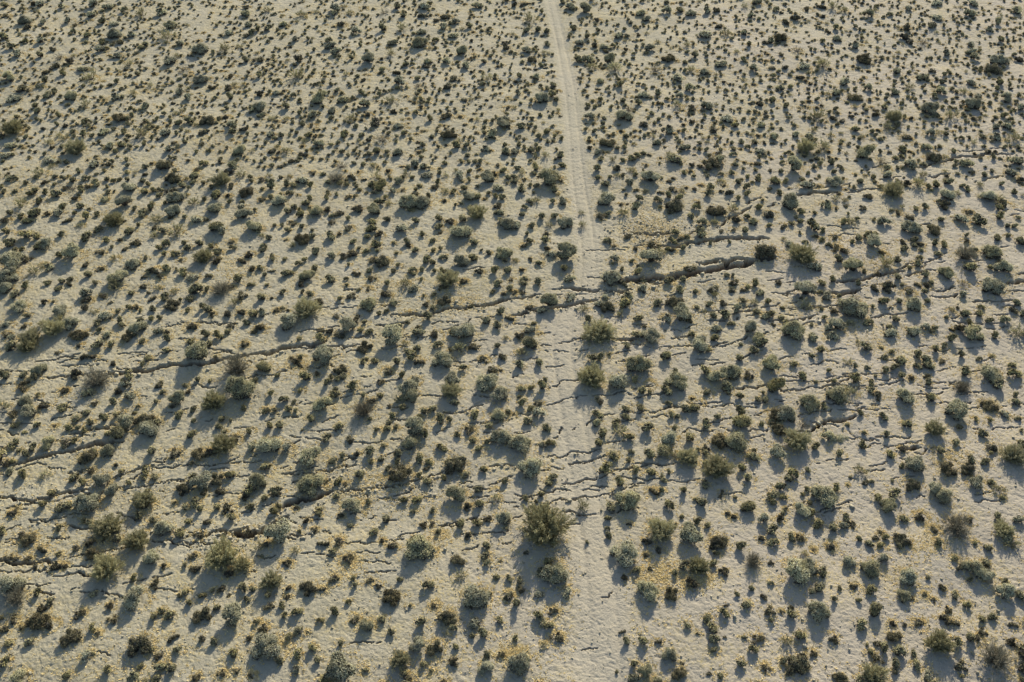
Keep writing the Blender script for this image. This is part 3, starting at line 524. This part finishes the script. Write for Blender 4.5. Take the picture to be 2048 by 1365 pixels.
for pts, hw0, w in crack_list:
    P = fractal(pts, .115, .065)
    bk = np.arange(len(P)) // int(rng.integers(5, 12)); bl = rng.normal(0, .018 + .16 * hw0, bk[-1] + 1); P = P + np.c_[0 * bl[bk], bl[bk]]
    n = len(P)
    s = np.arange(n)
    ph = rng.uniform(0, 99)
    wv = .45 + 1.0 * noise(s * .22 + ph, s * 0 + 3, 17) ** 1.3 + .25 * noise(s * .9 + ph, s * 0, 18)
    wv *= np.minimum(1, .25 + 5.0 * np.minimum(s, n - 1 - s) / max(n, 1))
    if w >= 12: wv = .55 + .55 * wv
    if w < 9: wv *= sstep(.16, .36, noise(s * .10 + ph, s * 0 + 7, 19))
    ri = np.interp(P[:, 1], rows, np.arange(nr)); ci = np.interp(P[:, 0] / lat(P[:, 1]), U, np.arange(nc))
    for k in range(n):
        if wv[k] < .06: continue
        r, c = int(ri[k]), int(ci[k])
        if r < 12 or r > nr - 16 or c < 10 or c > nc - 11: continue
        dr = dYrow[r]; dc = .00105 * float(lat(P[k, 1]))
        hw = max(hw0 * wv[k], .52 * max(dr, dc) if wv[k] > .25 else .5 * max(dr, dc))
        ext = hw * 1.25 + .05
        a, b = int(ext / dr) + 1, int(ext / dc) + 1
        sl = (slice(max(r - a, 0), r + a + 2), slice(max(c - b, 0), c + b + 2))
        ddx = GX[sl] - P[k, 0]; ddy = GY[sl] - P[k, 1]
        d = np.sqrt(ddx * ddx + ddy * ddy)
        D = min(1.0, max(.45, 5.0 * hw))
        if w > 40: D = .46
        prof = -D * np.clip((1.06 - d / hw) / .38, 0, 1)
        if w > 40: prof = prof * np.where(ddy > 0, 1.0, np.clip(1 + 1.15 * ddy / hw, 0, 1)) * (.62 + .75 * noise(GX[sl] * 3.1, GY[sl] * 4.3, 91))
        CR[sl] = np.minimum(CR[sl], prof)
        lp = .016 * np.exp(-((d - hw * 1.1) / (.06 + .4 * hw)) ** 2)
        LIP[sl] = np.maximum(LIP[sl], lp)
Z = Z + CR * (.85 + .3 * noise(GX * 7, GY * 7, 21)) + LIP * (CR > -.03) * (noise(GX * 4, GY * 4, 23))
pxs, pys = to_pixel(GX, np.maximum(GY, 5))
pink = np.clip(sstep(900, 2300, pxs + .55 * pys + 700 * (noise(GX / 7, GY / 7, 24) - .5)), 0, 1)
idx = np.arange(nr * nc).reshape(nr, nc)
F = np.stack([idx[:-1, :-1], idx[:-1, 1:], idx[1:, 1:], idx[1:, :-1]], -1).reshape(-1, 4)
gm = mk_mesh("ground", np.stack([GX, GY, Z], -1).reshape(-1, 3), F, {"track": track.ravel(), "pink": pink.ravel(), "subsoil_shade": sstep(.10, .34, -CR).ravel()}, smooth=False)
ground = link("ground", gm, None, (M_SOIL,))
ground["kind"] = "structure"; ground["label"] = "pale sandy desert floor split by long jagged earthquake cracks"; ground["category"] = "ground"

def ground_z(X, Y):
    ri = np.interp(Y, rows, np.arange(nr)); ci = np.interp(X / lat(np.asarray(Y, float)), U, np.arange(nc))
    return Z[np.round(ri).astype(int), np.round(ci).astype(int)]

# ------------------------------------------------------------------ plant templates (radius 1 on the ground)
def unit(v): return v / np.maximum(np.linalg.norm(v, axis=-1, keepdims=True), 1e-9)

def leaves(P, N, L, W, g):
    n = len(P)
    t = unit(np.cross(unit(N), unit(g.normal(size=(n, 3)))))
    b = unit(np.cross(N, t))
    L = np.broadcast_to(L, (n,))[:, None] * g.uniform(.7, 1.3, (n, 1)); W = np.broadcast_to(W, (n,))[:, None] * g.uniform(.7, 1.3, (n, 1))
    V = np.stack([P - t * L, P - b * W + N * L * .2, P + t * L, P + b * W - N * L * .15], 1)
    return V.reshape(-1, 3), np.arange(n * 4).reshape(-1, 4)

def sticks(A, B, r0, r1):
    n = len(A); d = unit(B - A)
    u = unit(np.cross(d, np.array([.31, .72, .62]))); v = np.cross(d, u)
    r0 = np.broadcast_to(r0, (n,))[:, None]; r1 = np.broadcast_to(r1, (n,))[:, None]
    V = []
    for c, r in ((A, r0), (B, r1)):
        for k in range(3):
            an = 2 * math.pi * k / 3
            V.append(c + r * (math.cos(an) * u + math.sin(an) * v))
    V = np.stack(V, 1).reshape(-1, 3)
    b = np.arange(n)[:, None] * 6
    F = np.concatenate([b + np.array([k, (k + 1) % 3, 3 + (k + 1) % 3, 3 + k]) for k in range(3)], 0)
    return V, F

def join(parts):
    Vs, Fs, Ts, o = [], [], [], 0
    for V, F, T in parts:
        Vs.append(V); Fs.append(F + o); Ts.append(np.broadcast_to(T, (len(V),))); o += len(V)
    return np.concatenate(Vs), np.concatenate(Fs), np.concatenate(Ts)

def tpl_lobed(g, nl, nleaf, size, height, spread, lobe_r, core_sticks, leaf_frac=1.0):
    """rounded shrub: leafy lobes on branching stems"""
    an = g.uniform(0, 2 * math.pi, nl) + np.arange(nl) * 2.4
    rad = spread * np.sqrt((np.arange(nl) + .3) / nl)
    C = np.c_[rad * np.cos(an), rad * np.sin(an) * g.uniform(.75, 1.0), np.zeros(nl)]
    lr = lobe_r * g.uniform(.65, 1.25, nl)
    top = height * np.sqrt(np.clip(1 - .62 * (rad / max(spread, .01)) ** 2, .1, 1)) * g.uniform(.72, 1.12, nl)
    C[:, 2] = np.maximum(top - lr * .8, lr * .35)
    tone = g.uniform(.25, .85, nl)
    w = lr ** 2 * (.35 + np.clip(C[:, 2] / max(height, .1), 0, 1)); w /= w.sum()
    ni = max(int(nleaf * .30), 60)
    li = g.choice(nl, ni, p=w)
    P = C[li] + unit(g.normal(size=(ni, 3))) * (lr[li] * g.uniform(.2, .80, ni))[:, None]
    P[:, 2] = np.abs(P[:, 2]) + .01
    Vi, Fi = leaves(P, unit(g.normal(size=(ni, 3)) + np.array([0, 0, .6])), size * 2.3, size * 1.9, g)
    Vi[:, 2] = np.maximum(Vi[:, 2], 0)
    inner = (Vi, Fi, np.repeat(g.uniform(0, .8, ni), 4))
    li = g.choice(nl, nleaf, p=w)
    d = unit(g.normal(size=(nleaf, 3)) + np.array([0, 0, .35]))
    rr = g.uniform(.45, 1.0, nleaf) ** .55 * (1 + .16 * g.normal(size=nleaf))
    # sprigs: leaves bunch together
    sp = unit(g.normal(size=(nl * 14, 3)) + np.array([0, 0, .4]))
    pick = sp[g.integers(0, nl * 14, nleaf)]
    d = unit(d * .55 + pick)
    d[:, 2] = np.where(d[:, 2] < -.15, -d[:, 2] * g.uniform(.1, 1.0, nleaf), d[:, 2]); d = unit(d)
    P = C[li] + d * (lr[li] * rr)[:, None] * np.array([1, 1, .9])
    P[:, 2] = np.abs(P[:, 2]) + .015
    lowz = (P[:, 2] < .34 * height) & (g.uniform(size=nleaf) < .75)
    P[lowz, 2] += height * g.uniform(.15, .4, lowz.sum()); P[lowz, :2] *= .85
    N = unit(d + .85 * g.normal(size=(nleaf, 3)))
    V, F = leaves(P, N, size, size * .55, g)
    T = np.repeat(np.clip(tone[li] + g.normal(0, .22, nleaf) , 0, 1), 4)
    fol = (V, F, T)
    ns = core_sticks
    si = g.integers(0, nl, ns)
    mid = C[si] * np.array([.5, .5, .55]) + g.normal(0, .06, (ns, 3)); mid[:, 2] = np.abs(mid[:, 2])
    end = C[si] + unit(g.normal(size=(ns, 3)) + np.array([0, 0, .3])) * (lr[si] * g.uniform(.5, 1.1, ns))[:, None]
    end[:, 2] = np.abs(end[:, 2])
    a = g.normal(0, .07, (ns, 3)); a[:, 2] = -.04
    s1 = sticks(a, mid, .030, .020); s2 = sticks(mid, end, .020, .006)
    br = join([(s1[0], s1[1], g.uniform(.1, .6)), (s2[0], s2[1], g.uniform(.3, .9)), inner])
    return fol, br

def tpl_upright(g, nst, nleaf, height, width, leafL, leafW, lean=1.0):
    """broom-like shrub: a fan of thin stems from the root crown"""
    an = g.uniform(0, 2 * math.pi, nst); el = g.uniform(0.05, 1, nst) ** .6 * lean
    D = np.c_[np.cos(an) * np.sin(el * 1.25), np.sin(an) * np.sin(el * 1.25), np.cos(el * 1.25)]
    Ls = height * g.uniform(.65, 1.1, nst) * (1 + .15 * np.sin(an * 3))
    A = np.c_[g.normal(0, .10, nst), g.normal(0, .10, nst), np.full(nst, -.04)]
    sc = np.array([width, width, 1.0])
    B1 = A + D * sc * (Ls * .5)[:, None]; B2 = A + (D + np.array([0, 0, .12])) * sc * Ls[:, None] + g.normal(0, .04, (nst, 3))
    B1[:, 2] = np.abs(B1[:, 2]); B2[:, 2] = np.abs(B2[:, 2]) + .02
    s1 = sticks(A, B1, .018, .012); s2 = sticks(B1, B2, .012, .005)
    st = join([(s1[0], s1[1], .25), (s2[0], s2[1], .6)])
    i = g.integers(0, nst, nleaf); u = g.uniform(.05, 1.08, nleaf) ** .8
    P = B1[i] * (1 - u[:, None]) + B2[i] * u[:, None] + g.normal(0, .055, (nleaf, 3))
    P[:, 2] = np.abs(P[:, 2]) + .02
    dirs = unit(D[i] + .45 * g.normal(size=(nleaf, 3)))
    side = unit(np.cross(dirs, g.normal(size=(nleaf, 3))))
    L = (leafL * g.uniform(.6, 1.4, nleaf))[:, None]; W = leafW * g.uniform(.7, 1.3, (nleaf, 1))
    V = np.stack([P - dirs * L, P - side * W, P + dirs * L, P + side * W], 1).reshape(-1, 3)
    V[:, 2] = np.maximum(V[:, 2], .005)
    tone = g.uniform(.2, .8, nst)[i] + .25 * (u - .4) + g.normal(0, .15, nleaf)
    return (V, np.arange(nleaf * 4).reshape(-1, 4), np.repeat(np.clip(tone, 0, 1), 4)), st

def make_tpl(kind, seed, lod):
    g = np.random.default_rng(seed)
    q = 1.0 if lod == 0 else .13
    sz = 1.0 if lod == 0 else 2.3
    if kind == 'g':
        nl = int(g.integers(8, 15)) if lod == 0 else 5
        return tpl_lobed(g, nl, 5200, .042, g.uniform(.9, 1.12), .72, .40, 60) if lod == 0 else tpl_lobed(g, nl, 620, .085, 1.0, .66, .46, 6)
    if kind == 's':
        return tpl_lobed(g, 5 if lod == 0 else 4, 2600 if lod == 0 else 340, .054 * (1 if lod == 0 else 2.0), g.uniform(1.0, 1.25), .52, .50, 40 if lod == 0 else 6)
    if kind == 'd':
        return tpl_lobed(g, 9 if lod == 0 else 5, 2600 if lod == 0 else 260, .046 * (1 if lod == 0 else 2.0), g.uniform(.6, .8), .80, .38, 260 if lod == 0 else 26)
    if kind == 'o':
        return tpl_upright(g, 170 if lod == 0 else 30, 9000 if lod == 0 else 420, 1.2, 1.0, .085 * (1 if lod == 0 else 1.5), .017 * (1 if lod == 0 else 2.4))
    return tpl_upright(g, 150 if lod == 0 else 40, 3600 if lod == 0 else 200, 1.05, 1.1, .08 * (1 if lod == 0 else 1.5), .010 * (1 if lod == 0 else 2.4))

HGT = {'g': 1.05, 's': 1.15, 'd': .7, 'o': 1.15, 'w': 1.0}
GROW = {'g': 1.12, 's': 1.22, 'd': 1.15, 'o': 1.12, 'w': 1.1}

# ------------------------------------------------------------------ read the survey
plants = []
for (tx0, ty0), txt in SURVEY.items():
    for ent in txt.split():
        kind = None
        if ent[-1] in 'gsdow': kind, ent = ent[-1], ent[:-1]
        x, y, r = (float(v) for v in ent.split(","))
        if kind is None:
            u = rng.uniform()
            kind = ('g' if u < .70 else 'd' if u < .95 else 'o') if r >= 45 else ('s' if u < .68 else 'd' if u < .92 else 'o')
        plants.append([tx0 + x / 4, ty0 + y / 4, r / 4, kind])
# the same bush noted from two tiles is kept once
plants.sort(key=lambda p: -p[2])
keep = []
for p in plants:
    if all((p[0] - q[0]) ** 2 + (p[1] - q[1]) ** 2 > (.55 * max(p[2], q[2])) ** 2 for q in keep): keep.append(p)
plants = keep
N_IND = 300
indiv, rest = plants[:N_IND], plants[N_IND:]

# far, small shrubs fill what the survey leaves open
occ = np.array([[p[0], p[1], p[2]] for p in plants])
fill = []
tries = 0
def fill_target(y): return 1 - sstep(170, 440, y)
while tries < 52000:
    tries += 1
    y = rng.uniform(-170, 1480); x = rng.uniform(-330, 2380)
    outside = x < -8 or x > 2056 or y > 1372 or y < -8
    if not outside and rng.uniform() > 1.0 * float(fill_target(y)) + .02: continue
    if outside and rng.uniform() > .10: continue
    X, Y, ppm, dip = to_ground(x, y)
    if abs(X - track_x(Y)) < track_w(Y) * 1.35: continue
    sc = float(ppm) / 19.0
    r = rng.uniform(2.6, 5.4) * sc if not outside else rng.uniform(3.5, 6) * sc * rng.choice([1, 1, 1, 1.8, 2.4])
    d2 = (occ[:, 0] - x) ** 2 + ((occ[:, 1] - y) * 1.35) ** 2
    if np.any(d2 < (occ[:, 2] * .70 + r * .95) ** 2): continue
    occ = np.vstack([occ, [x, y, r]])
    u = rng.uniform()
    fill.append([x, y, r, 's' if u < .7 else 'd' if u < .93 else 'o'])
print("SURVEY", len(plants), "fill", len(fill), "smallest individual", indiv[-1][2])

def place(p):
    x, y, r, k = p
    X, Y, ppm, dip = (float(v) for v in to_ground(x, y))
    rm = r / ppm
    hm = HGT[k] * rm
    X, Y, ppm, dip = (float(v) for v in to_ground(x, y, hm * .42))
    return X, Y, float(ground_z(X, Y)) - .02, r / ppm * GROW[k] * (.86 + .14 * float(sstep(150, 480, y)))

# ------------------------------------------------------------------ individual shrubs
ROWS = [(170, "at the far end"), (340, "in the far scrub"), (520, "beyond the cracks"), (700, "by the main rupture"), (880, "among the cracks"), (1040, "by the second rupture"), (1200, "in the nearer scrub"), (9999, "at the near edge")]
TYPE = {'g': "grey-green shrub", 's': "domed green shrub", 'd': "dark low shrub", 'o': "olive broom shrub", 'w': "bare grey shrub"}
LOOK = {'g': "leafy grey-green shrub", 's': "domed green shrub", 'd': "dark matted shrub", 'o': "olive broom-like shrub", 'w': "bare twiggy shrub"}
def column(x, y):
    d = x - float(np.interp(y, TR[:, 1], TR[:, 0]))
    if x < 240: return "at the left margin"
    if x > 1800: return "at the right margin"
    side = "left" if d < 0 else "right"
    return ("just " if abs(d) < 200 else "" if abs(d) < 430 else "far ") + side + " of track"
def cell(p): return column(p[0], p[1]), next(c[1] for c in ROWS if p[1] < c[0])
def direction(dx, dy):
    a = math.degrees(math.atan2(-dy * 1.3, dx)) % 360
    return ["right of", "behind-right of", "behind", "behind-left of", "left of", "front-left of", "in front of", "front-right of"][int((a + 22.5) // 45) % 8]
cells, labels, marks = {}, {}, []
for i, p in enumerate(indiv): cells.setdefault(cell(p), []).append(i)
for (cn, rn), ids in cells.items():
    m = ids[0]      # sorted by size, so the first is the largest there
    labels[m] = "largest " + LOOK[indiv[m][3]] + " " + rn + " " + cn
    marks.append((m, "largest shrub " + rn + " " + cn))
ranked = {}
for m, nm in marks:
    q = indiv[m]; seen = {}
    for i in sorted(range(len(indiv)), key=lambda i: math.hypot(indiv[i][0] - q[0], (indiv[i][1] - q[1]) * 1.3)):
        if i == m: continue
        p = indiv[i]; key = (direction(p[0] - q[0], p[1] - q[1]), p[3])
        seen[key] = seen.get(key, 0) + 1
        ranked.setdefault(i, []).append((seen[key], math.hypot(p[0] - q[0], (p[1] - q[1]) * 1.3), key[0], nm))
used = set(labels.values())
for i, p in enumerate(indiv):
    if i in labels: continue
    for rk, dist, dr, nm in sorted(ranked[i], key=lambda t: t[0] * 60 + t[1]):
        lb = ["", "first ", "second ", "third ", "fourth ", "fifth "][min(rk, 5)] + TYPE[p[3]] + " " + dr + " the " + nm
        if lb not in used and len(lb.split()) <= 16: break
    used.add(lb); labels[i] = lb

KOBJ = {'g': 'grey_shrub', 's': 'domed_shrub', 'd': 'dark_shrub', 'o': 'olive_shrub', 'w': 'bare_shrub'}
PART = {'g': ('foliage', 'branches'), 's': ('foliage', 'branches'), 'd': ('foliage', 'branches'), 'o': ('foliage', 'stems'), 'w': ('twigs', 'stems')}
NVAR = {'g': 9, 's': 4, 'd': 5, 'o': 5, 'w': 3}
variants = {}
for k in NVAR:
    for v in range(NVAR[k]):
        fol, br = make_tpl(k, 100 * ord(k) + v, 0)
        a = mk_mesh(PART[k][0], fol[0], fol[1], {"tint": fol[2]}); a.materials.append(M_LEAF[k])
        b = mk_mesh(PART[k][1], br[0], br[1], {"tint": br[2]}); b.materials.append(M_BARK)
        variants[k, v] = (a, b)
for i, p in enumerate(indiv):
    k = p[3]
    X, Y, z, rm = place(p)
    e = bpy.data.objects.new(KOBJ[k], None); COL.objects.link(e)
    e.location = (X, Y, z)
    e.rotation_euler = (0, 0, rng.uniform(0, 2 * math.pi))
    e.scale = (rm * rng.uniform(.95, 1.12), rm * rng.uniform(.95, 1.12), rm * rng.uniform(.85, 1.12))
    e.empty_display_size = .2
    e["label"] = labels[i]; e["category"] = "shrub"; e["group"] = "shrubs scattered over the cracked desert floor"
    for nm, me in zip(PART[k], variants[k, int(rng.integers(0, NVAR[k]))]):
        c = bpy.data.objects.new(nm, me); COL.objects.link(c); c.parent = e

# ------------------------------------------------------------------ the countless smaller shrubs: one object
def scatter(items, tpls, kinds_mats):
    Vs, Fs, Ts, Rs, Ms, o = [], [], [], [], [], 0
    for (X, Y, z, rm, k) in items:
        V, F, T, stem = tpls[k][int(rng.integers(0, len(tpls[k])))]
        a = rng.uniform(0, 2 * math.pi); ca, sa = math.cos(a), math.sin(a)
        sx, sy, sz = rm * rng.uniform(.9, 1.2), rm * rng.uniform(.9, 1.2), rm * rng.uniform(.8, 1.15)
        W = np.empty_like(V)
        W[:, 0] = X + (V[:, 0] * ca - V[:, 1] * sa) * sx; W[:, 1] = Y + (V[:, 0] * sa + V[:, 1] * ca) * sy; W[:, 2] = z + V[:, 2] * sz
        Vs.append(W); Fs.append(F + o); Ts.append(T); Rs.append(np.full(len(V), rng.uniform())); Ms.append(np.where(stem > 0, 5, kinds_mats[k])); o += len(V)
    return np.concatenate(Vs), np.concatenate(Fs), np.concatenate(Ts), np.concatenate(Rs), np.concatenate(Ms)

low = {}
for k in 'gsdow':
    low[k] = []
    for v in range(6):
        fol, br = make_tpl(k, 7000 + 100 * ord(k) + v, 1)
        V, F, T = join([fol, br])
        low[k].append((V, F, T, np.r_[np.zeros(len(fol[1])), np.ones(len(br[1]))]))
small = []
for p in rest + fill:
    X, Y, z, rm = place(p)
    small.append((X, Y, z, rm, p[3]))
order = 'gsdow'
V, F, T, Rn, Mi = scatter(small, low, {k: i for i, k in enumerate(order)})
lm = mk_mesh("low_scrub", V, F, {"tint": T, "rnd": Rn}, mat_idx=Mi)
ls = link("low_scrub", lm, None, [M_LEAF_STUFF[k] for k in order] + [M_BARK_STUFF])
ls["kind"] = "stuff"; ls["label"] = "hundreds of tiny dark desert shrubs dotting the sand between larger ones"; ls["category"] = "scrub"

# ------------------------------------------------------------------ dry straw grass: one object
gx, gy = [], []
for p in plants + fill:
    X, Y, z, rm = place(p)
    k = p[3]
    m = {'g': 26, 's': 16, 'd': 40, 'o': 26, 'w': 22}[k] * min(rm / .3, 3.0) * rng.choice([.2, .5, 1.1, 2.2])
    n = rng.poisson(m)
    a = rng.uniform(0, 2 * math.pi, n)
    # the grass grows in drifts on one flank of the plant more than on the other
    a = np.where(rng.uniform(size=n) < .6, rng.normal(1.1, .9, n), a)
    rr = rm * (.86 + np.abs(rng.normal(0, .42, n)))
    gx.append(X + rr * np.cos(a)); gy.append(Y + rr * np.sin(a))
for x, y, r, n in STRAW:
    n = int(n * 1.7)
    X, Y, ppm, dip = to_ground(x + rng.normal(0, r * .55, int(n * .8)), y + rng.normal(0, r * .36, int(n * .8)))
    gx.append(X); gy.append(Y)
bx, by = rng.uniform(-230, 2280, 130000), rng.uniform(-90, 1460, 130000)
X, Y, ppm, dip = to_ground(bx, by)
dens = sstep(.42, .75, noise(X / 3.2, Y / 3.2, 61)) * .8 + .12
ok = rng.uniform(size=len(X)) < dens * .42 * (19 / ppm) ** .6
gx.append(X[ok]); gy.append(Y[ok])
GXs, GYs = np.concatenate(gx), np.concatenate(gy)
ok = (np.abs(GXs - track_x(GYs)) > track_w(GYs) * rng.uniform(.6, 1.1, len(GXs))) & (GYs > 18) & (GYs < 127)
GXs, GYs = GXs[ok], GYs[ok]
n = len(GXs); GZs = ground_z(GXs, GYs)
NB = 4
dist = np.sqrt(GXs ** 2 + GYs ** 2 + 1600)
an = rng.uniform(0, 2 * math.pi, (n, NB)); ln = rng.uniform(.03, .09, (n, NB)); hh = rng.uniform(.012, .05, (n, NB))
bw = rng.uniform(.010, .024, (n, NB))
ox = rng.normal(0, .035, (n, NB)); oy = rng.normal(0, .035, (n, NB))
bxx = GXs[:, None] + ox; byy = GYs[:, None] + oy; bz = GZs[:, None] - .005 + 0 * ox
ca, sa = np.cos(an), np.sin(an)
V = np.stack([np.stack([bxx - sa * bw, byy + ca * bw, bz], -1), np.stack([bxx + sa * bw, byy - ca * bw, bz], -1),
              np.stack([bxx + ca * ln + sa * bw * .8, byy + sa * ln - ca * bw * .8, bz + hh], -1), np.stack([bxx + ca * ln - sa * bw * .8, byy + sa * ln + ca * bw * .8, bz + hh], -1)], 2).reshape(-1, 3)
tv = np.repeat(rng.uniform(0, 1, n * NB), 4); rv = np.repeat(rng.uniform(0, 1, n), NB * 4)
sm = mk_mesh("dry_grass", V, np.arange(len(V)).reshape(-1, 4), {"tint": tv, "rnd": rv})
dg = link("dry_grass", sm, None, (M_STRAW,))
dg["kind"] = "stuff"; dg["label"] = "straw-yellow dry grass fringing the shrubs and drifting over the sand"; dg["category"] = "dry grass"

# ------------------------------------------------------------------ broken soil along the wider cracks: one object
cx, cy, cs = [], [], []
for pts, hw, w in crack_list:
    if w < 9: continue
    seg = np.linalg.norm(np.diff(pts, axis=0), axis=1); L = seg.sum()
    n = int(L * (5.0 if w < 14 else 9.0 if w < 30 else 18))
    t = rng.uniform(0, len(pts) - 1.001, n); i = t.astype(int); f = (t - i)[:, None]
    q = pts[i] * (1 - f) + pts[i + 1] * f
    q = q + rng.normal(0, 1, (n, 2)) * (hw * 1.2 + .12)
    cx.append(q[:, 0]); cy.append(q[:, 1]); cs.append(rng.gamma(2.0, .011, n) + .015)
for x, y, r, n in ((1295, 462, 50, 420), (700, 975, 40, 160), (860, 968, 45, 160), (430, 1083, 45, 160), (1720, 640, 40, 120), (1230, 590, 40, 120)):
    X, Y, ppm, dip = to_ground(x + rng.normal(0, r, n), y + rng.normal(0, r * .3, n))
    cx.append(X); cy.append(Y); cs.append(rng.gamma(2.0, .010, n) + .012)
n = 6000
X, Y, ppm, dip = to_ground(rng.uniform(-100, 2150, n), rng.uniform(-20, 1420, n))
cx.append(X); cy.append(Y); cs.append(rng.gamma(1.6, .008, n) + .012)
cx, cy, cs = np.concatenate(cx), np.concatenate(cy), np.concatenate(cs)
n = len(cx); cz = ground_z(cx, cy)
cube = np.array([[x, y, z] for z in (-1, 1) for y in (-1, 1) for x in (-1, 1)], float)
cf = np.array([[0, 2, 3, 1], [4, 5, 7, 6], [0, 1, 5, 4], [2, 6, 7, 3], [0, 4, 6, 2], [1, 3, 7, 5]])
Vc = cube[None] * (1 + .35 * rng.normal(size=(n, 8, 3))) * cs[:, None, None] * rng.uniform(.55, 1.25, (n, 1, 3))
a = rng.uniform(0, 6.28, n); ca, sa = np.cos(a)[:, None], np.sin(a)[:, None]
Vr = np.stack([Vc[..., 0] * ca - Vc[..., 1] * sa, Vc[..., 0] * sa + Vc[..., 1] * ca, Vc[..., 2] * .8], -1)
Vr += np.stack([cx, cy, cz + cs * .25], -1)[:, None]
Fc = (np.arange(n)[:, None, None] * 8 + cf[None]).reshape(-1, 4)
cl = link("soil_clods", mk_mesh("soil_clods", Vr.reshape(-1, 3), Fc), None, (M_CLOD,))
cl["kind"] = "stuff"; cl["label"] = "broken clods of pale soil strewn along the ground cracks"; cl["category"] = "soil clods"
print("straw", len(GXs), "clods", n, "ground", nr, nc)
